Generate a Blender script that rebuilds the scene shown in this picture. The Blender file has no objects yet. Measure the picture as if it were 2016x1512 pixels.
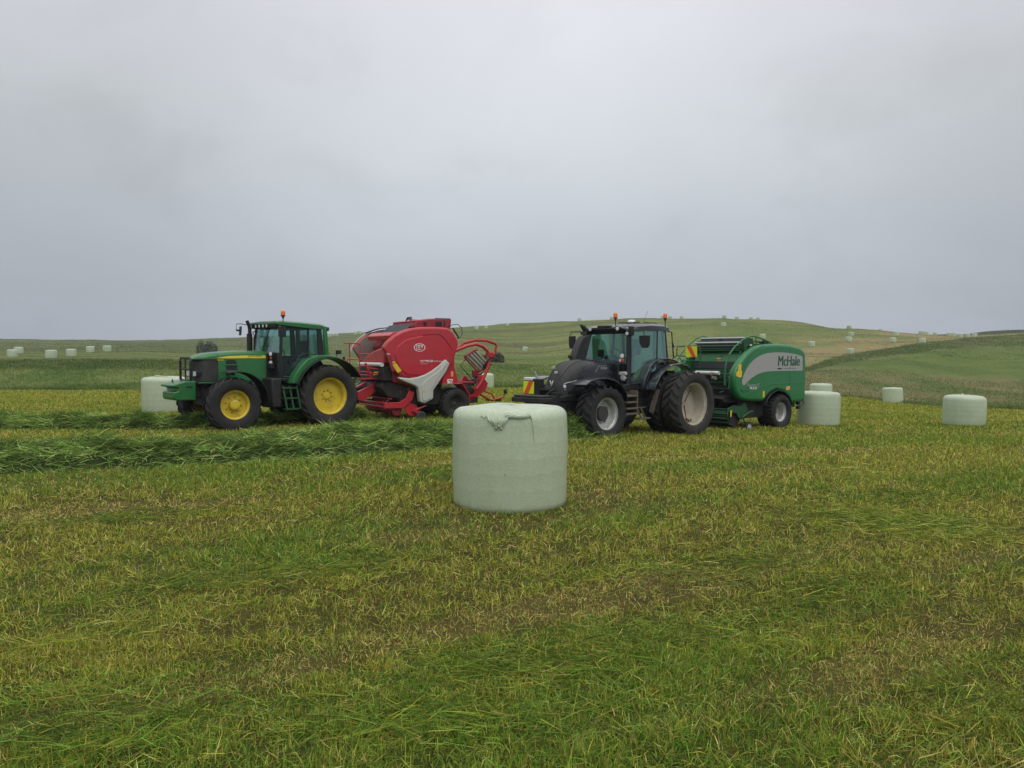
import bpy, bmesh, math, random
import numpy as np
from mathutils import Vector, Matrix, noise as mnoise

random.seed(7)
rng = np.random.default_rng(11)
scn = bpy.context.scene
COL = scn.collection
EYE = 1.88
F = 1500.0          # focal length of the camera in pixels of a 2016 px wide frame

# ------------------------------------------------------------------ helpers
def link(o, parent=None):
    COL.objects.link(o)
    if parent is not None:
        o.parent = parent
    return o

def tag(o, label=None, cat=None, group=None, kind=None):
    if label: o['label'] = label
    if cat: o['category'] = cat
    if group: o['group'] = group
    if kind: o['kind'] = kind
    return o

class MB:
    """collects simple solids into one mesh"""
    def __init__(s, sc=1.0):
        s.v = []; s.f = []; s.sc = sc
    def add(s, vs, fs):
        n = len(s.v)
        s.v += [tuple(v) for v in vs]
        s.f += [tuple(i + n for i in f) for f in fs]
        return s
    def box(s, x0, x1, y0, y1, z0, z1):
        return s.add([(x0,y0,z0),(x1,y0,z0),(x1,y1,z0),(x0,y1,z0),(x0,y0,z1),(x1,y0,z1),(x1,y1,z1),(x0,y1,z1)],
                     [(0,3,2,1),(4,5,6,7),(0,1,5,4),(1,2,6,5),(2,3,7,6),(3,0,4,7)])
    def prism(s, pts, y0, y1):                      # outline in x,z, thickness along y
        n = len(pts)
        vs = [(p[0], y0, p[1]) for p in pts] + [(p[0], y1, p[1]) for p in pts]
        fs = [tuple(range(n)), tuple(range(2*n-1, n-1, -1))] + [(i, (i+1) % n, n+(i+1) % n, n+i) for i in range(n)]
        return s.add(vs, fs)
    def prismx(s, pts, x0, x1):                     # outline in y,z, thickness along x
        n = len(pts)
        vs = [(x0, p[0], p[1]) for p in pts] + [(x1, p[0], p[1]) for p in pts]
        fs = [tuple(range(n)), tuple(range(2*n-1, n-1, -1))] + [(i, (i+1) % n, n+(i+1) % n, n+i) for i in range(n)]
        return s.add(vs, fs)
    def prismz(s, pts, z0, z1):
        n = len(pts)
        vs = [(p[0], p[1], z0) for p in pts] + [(p[0], p[1], z1) for p in pts]
        fs = [tuple(range(n)), tuple(range(2*n-1, n-1, -1))] + [(i, (i+1) % n, n+(i+1) % n, n+i) for i in range(n)]
        return s.add(vs, fs)
    def strip(s, pts, y0, y1, t):                   # bent plate following pts in x,z
        P = [Vector((p[0], p[1])) for p in pts]; n = len(P); inn = []
        for i in range(n):
            d = (P[min(i+1, n-1)] - P[max(i-1, 0)]).normalized()
            inn.append(P[i] + Vector((d.y, -d.x)) * t)
        ring = [tuple(p) for p in P] + [tuple(p) for p in reversed(inn)]
        m = len(ring)
        vs = [(p[0], y0, p[1]) for p in ring] + [(p[0], y1, p[1]) for p in ring]
        fs = [(i, (i+1) % m, m+(i+1) % m, m+i) for i in range(m)]
        for b in (0, m):
            fs += [(b+i, b+i+1, b+m-2-i, b+m-1-i) for i in range(n-1)]
        return s.add(vs, fs)
    def slab(s, a, b, c, d, t=0.012):
        a, b, c, d = map(Vector, (a, b, c, d))
        nn = (b-a).cross(d-a).normalized() * t
        vs = [a, b, c, d, a+nn, b+nn, c+nn, d+nn]
        return s.add(vs, [(3,2,1,0),(4,5,6,7),(0,1,5,4),(1,2,6,5),(2,3,7,6),(3,0,4,7)])
    def tube(s, path, r, n=8, closed=False):
        P = [Vector(p) for p in path]; rings = []
        m = len(P)
        rr = r if isinstance(r, (list, tuple)) else [r]*m
        for i in range(m):
            a = P[(i-1) % m] if (closed or i > 0) else P[i]
            b = P[(i+1) % m] if (closed or i < m-1) else P[i]
            t = (b-a)
            if t.length < 1e-9: t = Vector((0,0,1))
            t.normalize()
            up = Vector((0,0,1)) if abs(t.z) < .95 else Vector((0,1,0))
            e1 = t.cross(up).normalized(); e2 = t.cross(e1)
            rings.append([P[i] + (e1*math.cos(2*math.pi*k/n) + e2*math.sin(2*math.pi*k/n))*rr[i] for k in range(n)])
        return s.loft(rings, closed=closed)
    def loft(s, rings, closed=False, cap=True):
        n = len(rings[0]); m = len(rings)
        vs = [v for r in rings for v in r]; fs = []
        for i in range(m if closed else m-1):
            j = (i+1) % m
            for k in range(n):
                fs.append((i*n+k, i*n+(k+1) % n, j*n+(k+1) % n, j*n+k))
        if cap and not closed:
            fs.append(tuple(range(n-1, -1, -1))); fs.append(tuple((m-1)*n+k for k in range(n)))
        return s.add(vs, fs)
    def cyl(s, a, b, r, n=16, r2=None):
        return s.tube([a, b], [r, r if r2 is None else r2], n)
    def lathe(s, prof, n=32, c=(0,0,0), axis='y', closed=False):
        """prof: (radius, offset along axis)"""
        rings = []
        for r, h in prof:
            ring = []
            for k in range(n):
                t = 2*math.pi*k/n; p, q = r*math.cos(t), r*math.sin(t)
                v = {'y': (p, h, q), 'z': (p, q, h), 'x': (h, p, q)}[axis]
                ring.append((v[0]+c[0], v[1]+c[1], v[2]+c[2]))
            rings.append(ring)
        return s.loft(rings, closed=closed, cap=False)
    def ball(s, c, r, n=12, sx=1, sy=1, sz=1):
        prof = [(max(1e-4, math.sin(math.pi*i/8)), -math.cos(math.pi*i/8)) for i in range(9)]
        k = len(s.v)
        s.lathe(prof, n, (0,0,0), 'z')
        for i in range(k, len(s.v)):
            x, y, z = s.v[i]; s.v[i] = (c[0]+x*r*sx, c[1]+y*r*sy, c[2]+z*r*sz)
        return s
    def mirror(s):                                  # add the y-mirrored copy
        n = len(s.v); V = list(s.v); Fs = list(s.f)
        s.add([(x, -y, z) for x, y, z in V], [tuple(reversed(f)) for f in Fs])
        return s
    def build(s, name, mat, parent=None, bevel=0.0, seg=2, smooth=38, loc=None):
        me = bpy.data.meshes.new(name)
        sc = s.sc
        me.from_pydata([(x*sc, y*sc, z*sc) for x, y, z in s.v], [], s.f)
        bm = bmesh.new(); bm.from_mesh(me)
        bmesh.ops.recalc_face_normals(bm, faces=bm.faces)
        bm.to_mesh(me); bm.free()
        if smooth:
            me.shade_smooth(); me.set_sharp_from_angle(angle=math.radians(smooth))
        me.materials.append(mat)
        o = link(bpy.data.objects.new(name, me), parent)
        if loc: o.location = tuple(c*sc for c in loc)
        if bevel:
            b = o.modifiers.new('edge', 'BEVEL'); b.width = bevel*sc; b.segments = seg
            b.limit_method = 'ANGLE'; b.angle_limit = math.radians(32); b.use_clamp_overlap = True
        return o

def empty(name, loc=(0,0,0), rotz=0, parent=None):
    o = bpy.data.objects.new(name, None); o.empty_display_size = .2
    o.location = loc; o.rotation_euler = (0, 0, rotz)
    return link(o, parent)

def lettering(txt, mat, parent, x, y, z, width, face='left', ext=.003, fat=0.0, shear=0.0, sc=1.0, height=None):
    """writing that stands on a flat panel: first letter's lower left corner at x,y,z (machine axes)"""
    cu = bpy.data.curves.new('lettering', 'FONT'); cu.body = txt; cu.extrude = 0; cu.offset = fat; cu.shear = shear
    tmp = bpy.data.objects.new('lettering', cu); COL.objects.link(tmp)
    dg = bpy.context.evaluated_depsgraph_get(); dg.update()
    me = bpy.data.meshes.new_from_object(tmp.evaluated_get(dg))
    bpy.data.objects.remove(tmp)
    xs = [v.co.x for v in me.vertices]; ys = [v.co.y for v in me.vertices]
    k = width/(max(xs)-min(xs)); ky = k if height is None else height/(max(ys)-min(ys)); x0, y0 = min(xs), min(ys)
    for v in me.vertices:
        a, b = (v.co.x-x0)*k, (v.co.y-y0)*ky
        v.co = Vector((x-a, y, z+b) if face == 'left' else (x, y+a, z+b))*sc
    bm = bmesh.new(); bm.from_mesh(me)
    r = bmesh.ops.extrude_face_region(bm, geom=bm.faces[:])
    d = Vector((0, ext, 0) if face == 'left' else (ext, 0, 0))*sc
    bmesh.ops.translate(bm, vec=d, verts=[g for g in r['geom'] if isinstance(g, bmesh.types.BMVert)])
    bmesh.ops.recalc_face_normals(bm, faces=bm.faces); bm.to_mesh(me); bm.free()
    me.materials.clear(); me.materials.append(mat)
    return link(bpy.data.objects.new('lettering', me), parent)

# ------------------------------------------------------------------ materials
def newmat(name):
    m = bpy.data.materials.new(name); m.use_nodes = True
    nt = m.node_tree; nt.nodes.clear()
    out = nt.nodes.new('ShaderNodeOutputMaterial')
    return m, nt, out

def N(nt, t, **kw):
    n = nt.nodes.new(t)
    for k, v in kw.items():
        if k.startswith('i_'):
            n.inputs[k[2:].replace('_', ' ')].default_value = v
        else: setattr(n, k, v)
    return n

def surf(name, col, rough=.45, metal=0.0, var=.25, scale=9.0, dirt=None, dirt_amt=.5, dscale=3.0, bump=0.0, bscale=40, spec=.5, coat=0.0):
    """one solid coloured surface with mottling, optional dried mud or dust in noise patches, and fine relief"""
    m, nt, out = newmat(name); L = nt.links
    b = N(nt, 'ShaderNodeBsdfPrincipled'); b.inputs['Metallic'].default_value = metal
    b.inputs['Specular IOR Level'].default_value = spec; b.inputs['Coat Weight'].default_value = coat
    tc = N(nt, 'ShaderNodeTexCoord')
    n1 = N(nt, 'ShaderNodeTexNoise'); n1.inputs['Scale'].default_value = scale; n1.inputs['Detail'].default_value = 6
    L.new(tc.outputs['Object'], n1.inputs['Vector'])
    mx = N(nt, 'ShaderNodeMix', data_type='RGBA')
    mx.inputs[6].default_value = tuple(c*(1-var) for c in col)+(1,)
    mx.inputs[7].default_value = tuple(min(1, c*(1+var)) for c in col)+(1,)
    L.new(n1.outputs['Fac'], mx.inputs[0]); c = mx.outputs[2]
    if dirt:
        n2 = N(nt, 'ShaderNodeTexNoise'); n2.inputs['Scale'].default_value = dscale; n2.inputs['Detail'].default_value = 9; n2.inputs['Roughness'].default_value = .7
        L.new(tc.outputs['Object'], n2.inputs['Vector'])
        r = N(nt, 'ShaderNodeMapRange'); r.inputs[1].default_value = .62-.3*dirt_amt; r.inputs[2].default_value = .85-.3*dirt_amt
        r.inputs[4].default_value = min(.95, .35+dirt_amt*.6)
        L.new(n2.outputs['Fac'], r.inputs[0])
        m2 = N(nt, 'ShaderNodeMix', data_type='RGBA'); m2.inputs[7].default_value = tuple(dirt)+(1,)
        L.new(r.outputs[0], m2.inputs[0]); L.new(c, m2.inputs[6]); c = m2.outputs[2]
        rr = N(nt, 'ShaderNodeMapRange'); rr.inputs[3].default_value = rough; rr.inputs[4].default_value = min(1, rough+.4)
        L.new(r.outputs[0], rr.inputs[0]); L.new(rr.outputs[0], b.inputs['Roughness'])
    else:
        b.inputs['Roughness'].default_value = rough
    L.new(c, b.inputs['Base Color'])
    if bump:
        n3 = N(nt, 'ShaderNodeTexNoise'); n3.inputs['Scale'].default_value = bscale; n3.inputs['Detail'].default_value = 5
        L.new(tc.outputs['Object'], n3.inputs['Vector'])
        bp = N(nt, 'ShaderNodeBump'); bp.inputs['Strength'].default_value = bump; bp.inputs['Distance'].default_value = .02
        L.new(n3.outputs['Fac'], bp.inputs['Height']); L.new(bp.outputs[0], b.inputs['Normal'])
    L.new(b.outputs[0], out.inputs[0])
    return m

DUST = (.17, .14, .09)
MUD = (.15, .105, .06)
M = dict(
    jgreen=surf('leaf green tractor paint', (.012, .14, .032), .36, var=.15, dirt=(.075,.10,.045), dirt_amt=.36, coat=.25),
    jyellow=surf('yellow wheel paint', (.66, .50, .035), .42, var=.10, dirt=(.26,.19,.07), dirt_amt=.42, dscale=5),
    black=surf('black plastic', (.010, .011, .013), .5, var=.3, dirt=(.06,.052,.038), dirt_amt=.2),
    chassis=surf('black chassis with dust', (.012, .012, .013), .6, var=.4, dirt=(.07,.058,.042), dirt_amt=.45, bump=.3),
    vblack=surf('gloss blue black paint', (.012, .013, .019), .25, var=.15, dirt=(.06,.057,.055), dirt_amt=.22, coat=.35),
    vmatt=surf('perforated matt black', (.026, .027, .027), .6, var=.4, scale=160, dirt=(.085,.08,.066), dirt_amt=.4, bump=.4, bscale=120),
    rubber=surf('tyre rubber', (.014, .014, .014), .78, var=.3, dirt=(.042,.038,.033), dirt_amt=.38, dscale=4, bump=.25, bscale=30),
    rubberd=surf('dusty tyre rubber', (.022, .021, .020), .85, var=.3, dirt=(.062,.054,.045), dirt_amt=.5, dscale=4, bump=.25, bscale=30),
    silver=surf('silver wheel paint', (.50, .51, .50), .4, .25, var=.15, dirt=(.26,.23,.17), dirt_amt=.3),
    beige=surf('mud filmed wheel paint', (.47, .44, .36), .6, var=.15, dirt=(.25,.19,.11), dirt_amt=.55, dscale=2.5),
    red=surf('red baler paint', (.48, .022, .036), .4, var=.12, dirt=(.26,.06,.055), dirt_amt=.42, coat=.2),
    darkred=surf('weathered dark red paint', (.28, .016, .030), .5, var=.25, dirt=(.08,.05,.035), dirt_amt=.4),
    orange=surf('orange red arm paint', (.44, .045, .025), .5, var=.2, dirt=(.12,.05,.03), dirt_amt=.35),
    grey=surf('pale grey plastic panel', (.50, .51, .46), .45, var=.06, dirt=(.32,.31,.25), dirt_amt=.2),
    liner=surf('dusty grey panel back', (.20, .175, .15), .7, var=.25, dirt=(.14,.12,.09), dirt_amt=.4),
    mgreen=surf('deep green baler paint', (.010, .155, .038), .36, var=.12, dirt=(.035,.12,.04), dirt_amt=.28, coat=.2),
    mdark=surf('dark green frame paint', (.010, .075, .025), .5, var=.3, dirt=(.06,.06,.03), dirt_amt=.3),
    decal=surf('silver grey decal', (.34, .335, .325), .45, var=.05),
    white=surf('white paint', (.78, .78, .76), .5, var=.05),
    whiteroll=surf('white film roll', (.66, .67, .66), .35, var=.08),
    steel=surf('worn bright steel', (.42, .43, .45), .32, .85, var=.2, dirt=(.2,.17,.12), dirt_amt=.2),
    filmroll=surf('film stretch roller', (.36, .40, .32), .4, .3, var=.15, dirt=(.2,.19,.12), dirt_amt=.3),
    stripe=surf('yellow stripe', (.80, .66, .05), .4, var=.05),
    yellow=surf('yellow sticker', (.72, .50, .03), .5, var=.08),
    amber=surf('amber reflector', (.72, .36, .10), .4, var=.08),
    hivis=surf('fluorescent yellow', (.72, .80, .02), .5, var=.05),
    hired=surf('fluorescent red', (.75, .09, .02), .5, var=.05),
    vest=surf('lime green fabric', (.35, .45, .05), .8, var=.2, scale=30, bump=.4),
    seat=surf('dark seat fabric', (.030, .034, .036), .8, var=.2),
    belt=surf('ribbed black belt', (.025, .026, .032), .55, var=.4, scale=60),
    mudstep=surf('mud caked step', (.10, .085, .065), .85, var=.4, scale=20, dirt=(.20,.15,.10), dirt_amt=.6, dscale=9, bump=.5),
    dgreen=surf('dark green lettering', (.012, .085, .035), .5, var=.05),
    hub=surf('dark grey hub', (.045, .046, .042), .6, var=.3, dirt=DUST, dirt_amt=.3),
    rust=surf('rusty bolts', (.10, .045, .015), .8, var=.4, scale=40),
)

def glassmat(name, tint, gl):
    m, nt, out = newmat(name); L = nt.links
    t = N(nt, 'ShaderNodeBsdfTransparent'); t.inputs[0].default_value = tuple(tint)+(1,)
    g = N(nt, 'ShaderNodeBsdfGlossy'); g.inputs['Roughness'].default_value = .04; g.inputs[0].default_value = (.9, .95, .95, 1)
    fr = N(nt, 'ShaderNodeFresnel'); fr.inputs[0].default_value = 1.45
    mr = N(nt, 'ShaderNodeMapRange'); mr.inputs[2].default_value = 1.0; mr.inputs[3].default_value = gl; mr.inputs[4].default_value = .7
    mx = N(nt, 'ShaderNodeMixShader')
    L.new(fr.outputs[0], mr.inputs[0]); L.new(mr.outputs[0], mx.inputs[0]); L.new(t.outputs[0], mx.inputs[1]); L.new(g.outputs[0], mx.inputs[2])
    L.new(mx.outputs[0], out.inputs[0])
    return m
M['glass'] = glassmat('teal tinted cab glass', (.68, .84, .81), .0)

def lampmat(name, col):
    m, nt, out = newmat(name); b = N(nt, 'ShaderNodeBsdfPrincipled')
    b.inputs['Base Color'].default_value = tuple(col)+(1,); b.inputs['Roughness'].default_value = .12
    b.inputs['Coat Weight'].default_value = .6
    tc = N(nt, 'ShaderNodeTexCoord'); v = N(nt, 'ShaderNodeTexVoronoi'); v.inputs['Scale'].default_value = 60
    bp = N(nt, 'ShaderNodeBump'); bp.inputs['Strength'].default_value = .35
    nt.links.new(tc.outputs['Object'], v.inputs['Vector']); nt.links.new(v.outputs['Distance'], bp.inputs['Height']); nt.links.new(bp.outputs[0], b.inputs['Normal'])
    nt.links.new(b.outputs[0], out.inputs[0]); return m
M['lamp'] = lampmat('clear lamp lens', (.72, .74, .76))
M['beacon'] = lampmat('orange beacon lens', (.80, .17, .015))
M['redlens'] = lampmat('red lamp lens', (.55, .05, .03))

# ------------------------------------------------------------------ terrain
# height profiles: for a bearing (expressed as u = 1008 + 1500*x/y) a list of (distance y, slope row v), z = EYE-(v-697)*y/1500
PROF = {
 -700: [(20,838),(30,795),(58,770),(64,764),(80,713),(90,704),(130,689),(230,674),(300,664)],
    0: [(20,838),(30,795),(58,770),(64,764),(80,713),(90,704),(130,689),(230,675),(300,667)],
  300: [(21,836),(26,812.5),(58,769.5),(64,763),(80,713),(90,703),(130,689),(230,678),(300,670.5)],
  560: [(21,836),(26,813),(58,768),(66,758),(82,719),(95,705),(150,690),(230,672),(300,660.5)],
  862: [(21,833),(24,820),(62,766),(70,757),(85,735),(110,712),(200,680),(290,647)],
 1033: [(21,840),(24,828),(66,766),(72,757),(85,738),(110,719),(150,707),(198,694.5),(250,662),(290,633.5)],
 1263: [(21.5,848),(26,830),(64,768),(75,755),(100,728),(150,697),(211,656),(278,623.5)],
 1424: [(22,849),(26,834),(62,776),(75,762),(100,735),(150,692),(177,671),(211,639.5),(262,625)],
 1540: [(24.5,840),(61,778),(72,765),(100,733),(130,705),(156,685),(200,649),(245,629)],
 1600: [(24.5,840),(60,780),(70,768),(100,730),(130,703),(156,683),(200,651),(240,635)],
 1672: [(25,840),(58,783),(70,766),(90,735),(115,714),(140,699.5),(160,670),(178,661),(213,645)],
 1757: [(25,840),(52,796),(60,784),(70,770),(90,735),(120,699),(140,682),(155,673),(175,662),(215,651.5)],
 1820: [(25,840),(48,800),(60,786),(75,765),(95,730),(122,693),(135,681),(150,674),(213,660),(250,658)],
 1900: [(25,840),(45,806),(55,795),(75,765),(95,735),(130,687),(150,673),(178,664.5),(215,661.5),(330,654)],
 2016: [(25,840),(43,808),(55,796),(75,768),(95,735),(130,687),(150,669),(180,659),(330,648)],
 2700: [(25,842),(43,810),(55,797),(75,768),(95,735),(130,686),(150,668),(180,658),(330,640)],
}
DG = np.concatenate([np.arange(0, 120, 1.0), np.arange(120, 720, 2.0)])
UG = np.arange(-900, 2900, 10.0)
def _col(p):
    d = [0, 9.0]; z = [0, 0]
    for dd, v in p:
        d.append(dd); z.append(EYE-(v-697)*dd/F)
    d.append(d[-1]+25); z.append(z[-1]-1.5); d.append(900); z.append(z[-1]-70)
    zz = np.interp(np.arange(0, 900, 1.0), d, z)
    k = np.exp(-.5*(np.arange(-9, 10)/3.0)**2); k /= k.sum()
    sm = np.convolve(np.pad(zz, 9, mode='edge'), k, 'valid')
    return np.interp(DG, np.arange(0, 900, 1.0), sm)
_us = sorted(PROF); _ZC = np.array([_col(PROF[u]) for u in _us])
_ZG = np.array([np.interp(UG, _us, _ZC[:, j]) for j in range(len(DG))]).T        # [u, d]
_k = np.exp(-.5*(np.arange(-8, 9)/3.0)**2); _k /= _k.sum()
_ZG = np.array([np.convolve(np.pad(_ZG[:, j], 8, mode='edge'), _k, 'valid') for j in range(len(DG))]).T

_lat = rng.random((256, 256))
def vnoise(x, y):
    xi = np.floor(x).astype(int); yi = np.floor(y).astype(int); fx = x-xi; fy = y-yi
    fx = fx*fx*(3-2*fx); fy = fy*fy*(3-2*fy)
    a = _lat[xi & 255, yi & 255]; b = _lat[(xi+1) & 255, yi & 255]; c = _lat[xi & 255, (yi+1) & 255]; d = _lat[(xi+1) & 255, (yi+1) & 255]
    return (a*(1-fx)+b*fx)*(1-fy)+(c*(1-fx)+d*fx)*fy
def fbm(x, y, o=4):
    s = 0; a = .5; t = 0
    for i in range(o):
        s = s+a*vnoise(x+17.3*i, y+41.7*i); t += a; x = x*2.03; y = y*2.03; a *= .5
    return s/t

def bearing(x, y):
    return 1008+F*np.asarray(x, float)/np.maximum(np.asarray(y, float), 6.0)
def ground_z(x, y):
    x = np.asarray(x, float); y = np.asarray(y, float)
    u = np.clip((bearing(x, y)-UG[0])/10.0, 0, len(UG)-1.001); d = np.clip(y, 0, 715)
    di = np.clip(np.where(d < 120, d, 120+(d-120)/2.0), 0, len(DG)-1.001)
    ui = u.astype(int); dj = di.astype(int); fu = u-ui; fd = di-dj
    z = (_ZG[ui, dj]*(1-fu)+_ZG[ui+1, dj]*fu)*(1-fd)+(_ZG[ui, dj+1]*(1-fu)+_ZG[ui+1, dj+1]*fu)*fd
    far = np.clip((y-58)/40, 0, 1)
    z = z+(fbm(x/2.5, y/2.5, 3)-.5)*.05+far*(fbm(x/9+50, y/9, 4)-.5)*.5
    return z

EDGE_U = [-700, 300, 862, 1033, 1263, 1424, 1600, 1672, 1757, 1820, 1900, 2016, 2700]
EDGE_D = [58, 58, 63, 67.5, 66, 63, 60, 58, 53, 48, 45, 43, 43]
def field_edge(u): return np.interp(u, EDGE_U, EDGE_D)
HED_U = [1500, 1594, 1672, 1757, 1830, 1900, 2016, 2700]
HED_LO = [92, 98, 115, 118, 125, 133, 137, 140]
HED_HI = [98, 106, 140, 138, 150, 168, 182, 190]
ANG = math.radians(32)          # the windrows and mower passes run this way
def along(x, y): return x*math.cos(ANG)+y*math.sin(ANG), -x*math.sin(ANG)+y*math.cos(ANG)

def lerp3(a, b, t): return np.asarray(a)[None, :]*(1-t[:, None])+np.asarray(b)[None, :]*t[:, None]
def sstep(a, b, x): t = np.clip((x-a)/(b-a), 0, 1); return t*t*(3-2*t)

def field_noise(x, y):
    s, t = along(x, y)
    green = .62*fbm(s/3.2+3, t/1.2+9, 4)+.38*fbm(s/11+40, t/1.5+2, 2)              # lush regrowth against dry stubble, stretched along the passes
    patch = fbm(x/1.1+70, y/1.1+20, 3)
    dry = fbm(s/5.0+31, t/.9+5, 3)
    return green, patch, dry

def ground_colour(x, y):
    u = bearing(x, y); d = np.asarray(y, float); n = len(x)
    e = field_edge(u)+(fbm(x/3, y/3, 3)-.5)*3
    g, p, dr = field_noise(x, y)
    near = lerp3((.056,.052,.013), (.044,.058,.011), sstep(.4, .62, g))
    near = near*(1-sstep(.56, .72, dr))[:, None]+np.array((.080,.066,.019))[None]*sstep(.56, .72, dr)[:, None]
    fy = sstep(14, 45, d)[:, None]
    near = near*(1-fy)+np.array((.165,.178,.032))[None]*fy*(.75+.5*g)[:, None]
    h = fbm(x/14, y/22, 4); h2 = fbm(x/4+9, y/9, 4); st = fbm(x/50+7, y/5.0, 3)
    # rough ground beyond the field
    tall = lerp3((.080,.125,.028), (.130,.165,.046), sstep(.35, .65, h2))
    brown = lerp3((.090,.120,.034), (.145,.140,.055), sstep(.38, .6, h2))
    hill = lerp3((.105,.145,.036), (.155,.180,.050), sstep(.35, .65, h))
    hill = hill*(1-.75*sstep(.50, .66, st))[:, None]+np.array((.092,.088,.036))[None]*(.75*sstep(.50, .66, st))[:, None]
    lefth = lerp3((.085,.110,.042), (.120,.140,.055), sstep(.3, .7, h))
    strip = np.sin(y*1.15+x*.06)*.5+.5
    leftf = lerp3((.060,.095,.022), (.150,.165,.055), strip**.6*(.5+.7*h2).clip(0, 1))
    tan = lerp3((.23,.195,.085), (.140,.165,.050), sstep(.45, .66, fbm(x/20+3, y/16, 4)))
    tan = tan*(1-.55*sstep(.55, .7, st))[:, None]+np.array((.10,.068,.035))[None]*(.55*sstep(.55, .7, st))[:, None]
    slope = lerp3((.070,.108,.022), (.100,.135,.032), sstep(.35, .65, h2))
    hedge = lerp3((.085,.120,.036), (.130,.145,.058), sstep(.35, .65, h2))
    farh = np.broadcast_to(np.array((.045,.070,.030)), (n, 3))
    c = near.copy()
    wl = 1-sstep(640, 860, u); wr = sstep(1500, 1600, u); wc = 1-wl-wr
    beyond = sstep(-.5, .5, d-e)
    # left: tall band, then raked field, then grey green hill
    L = tall*(1-sstep(81, 84, d))[:, None]+leftf*sstep(81, 84, d)[:, None]
    b = (sstep(73, 77, d)*(1-sstep(83, 86, d)))[:, None]; L = L*(1-b)+tall*.72*b
    k = sstep(112, 122, d+(h-.5)*14)[:, None]; L = L*(1-k)+lefth*k
    C = tall*(1-sstep(98, 125, d+(h2-.5)*30))[:, None]+hill*sstep(98, 125, d+(h2-.5)*30)[:, None]
    lo = np.interp(u, HED_U, HED_LO); hi = np.interp(u, HED_U, HED_HI)
    R = brown.copy()
    k = sstep(84, 96, d+(h2-.5)*16)[:, None]*sstep(1600, 1720, u)[:, None]; R = R*(1-k)+slope*k
    k = sstep(-3, 3, d-lo+(h2-.5)*8)[:, None]; R = R*(1-k)+hedge*k
    k = sstep(-2, 2, d-hi+(h2-.5)*4)[:, None]; R = R*(1-k)+tan*k
    k = sstep(178, 205, d+(h-.5)*30)[:, None]*(1-sstep(1660, 1800, u))[:, None]; R = R*(1-k)+hill*k
    k = (sstep(195, 235, d)*sstep(1815, 1850, u))[:, None]; R = R*(1-k)+farh*k
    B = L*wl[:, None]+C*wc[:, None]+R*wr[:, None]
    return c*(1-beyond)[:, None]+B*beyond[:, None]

def mesh_np(name, V, faces_q=None, faces_t=None, cols=None, mat=None):
    """V (n,3); quads (m,4); tris (k,3) -> object (unlinked)"""
    me = bpy.data.meshes.new(name)
    nq = 0 if faces_q is None else len(faces_q); ntr = 0 if faces_t is None else len(faces_t)
    me.vertices.add(len(V)); me.vertices.foreach_set('co', np.ascontiguousarray(V, np.float32).ravel())
    loops = np.concatenate([a.ravel() for a in (faces_q, faces_t) if a is not None]).astype(np.int32)
    me.loops.add(len(loops)); me.loops.foreach_set('vertex_index', loops)
    st = np.concatenate([np.arange(nq)*4, nq*4+np.arange(ntr)*3]).astype(np.int32)
    me.polygons.add(nq+ntr); me.polygons.foreach_set('loop_start', st)
    me.update(calc_edges=True)
    if cols is not None:
        at = me.color_attributes.new('tint', 'FLOAT_COLOR', 'POINT')
        at.data.foreach_set('color', np.concatenate([cols, np.ones((len(cols), 1))], 1).astype(np.float32).ravel())
    me.polygons.foreach_set('use_smooth', np.ones(nq+ntr, bool))
    if mat: me.materials.append(mat)
    return bpy.data.objects.new(name, me)

def groundmat():
    m, nt, out = newmat('field ground'); L = nt.links
    b = N(nt, 'ShaderNodeBsdfPrincipled'); b.inputs['Roughness'].default_value = .95; b.inputs['Specular IOR Level'].default_value = .1
    at = N(nt, 'ShaderNodeVertexColor'); at.layer_name = 'tint'
    geo = N(nt, 'ShaderNodeNewGeometry')
    def noi(s, det=6, rough=.6):
        n = N(nt, 'ShaderNodeTexNoise'); n.inputs['Scale'].default_value = s; n.inputs['Detail'].default_value = det; n.inputs['Roughness'].default_value = rough
        L.new(geo.outputs['Position'], n.inputs['Vector']); return n
    n1 = noi(2.2, 8, .75); n2 = noi(28, 4, .7); n3 = noi(.35, 6, .7)
    mr = N(nt, 'ShaderNodeMapRange'); mr.inputs[1].default_value = .3; mr.inputs[2].default_value = .7; mr.inputs[3].default_value = .62; mr.inputs[4].default_value = 1.38
    L.new(n1.outputs['Fac'], mr.inputs[0])
    mr2 = N(nt, 'ShaderNodeMapRange'); mr2.inputs[1].default_value = .3; mr2.inputs[2].default_value = .7; mr2.inputs[3].default_value = .6; mr2.inputs[4].default_value = 1.4
    L.new(n2.outputs['Fac'], mr2.inputs[0])
    mr3 = N(nt, 'ShaderNodeMapRange'); mr3.inputs[1].default_value = .3; mr3.inputs[2].default_value = .7; mr3.inputs[3].default_value = .8; mr3.inputs[4].default_value = 1.2
    L.new(n3.outputs['Fac'], mr3.inputs[0])
    a = N(nt, 'ShaderNodeMath', operation='MULTIPLY'); L.new(mr.outputs[0], a.inputs[0]); L.new(mr2.outputs[0], a.inputs[1])
    a2 = N(nt, 'ShaderNodeMath', operation='MULTIPLY'); L.new(a.outputs[0], a2.inputs[0]); L.new(mr3.outputs[0], a2.inputs[1])
    v = N(nt, 'ShaderNodeVectorMath', operation='SCALE'); L.new(at.outputs['Color'], v.inputs[0]); L.new(a2.outputs[0], v.inputs['Scale'])
    L.new(v.outputs[0], b.inputs['Base Color'])
    bp = N(nt, 'ShaderNodeBump'); bp.inputs['Strength'].default_value = .7; bp.inputs['Distance'].default_value = .08
    L.new(n1.outputs['Fac'], bp.inputs['Height']); L.new(bp.outputs[0], b.inputs['Normal'])
    L.new(b.outputs[0], out.inputs[0]); return m

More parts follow.
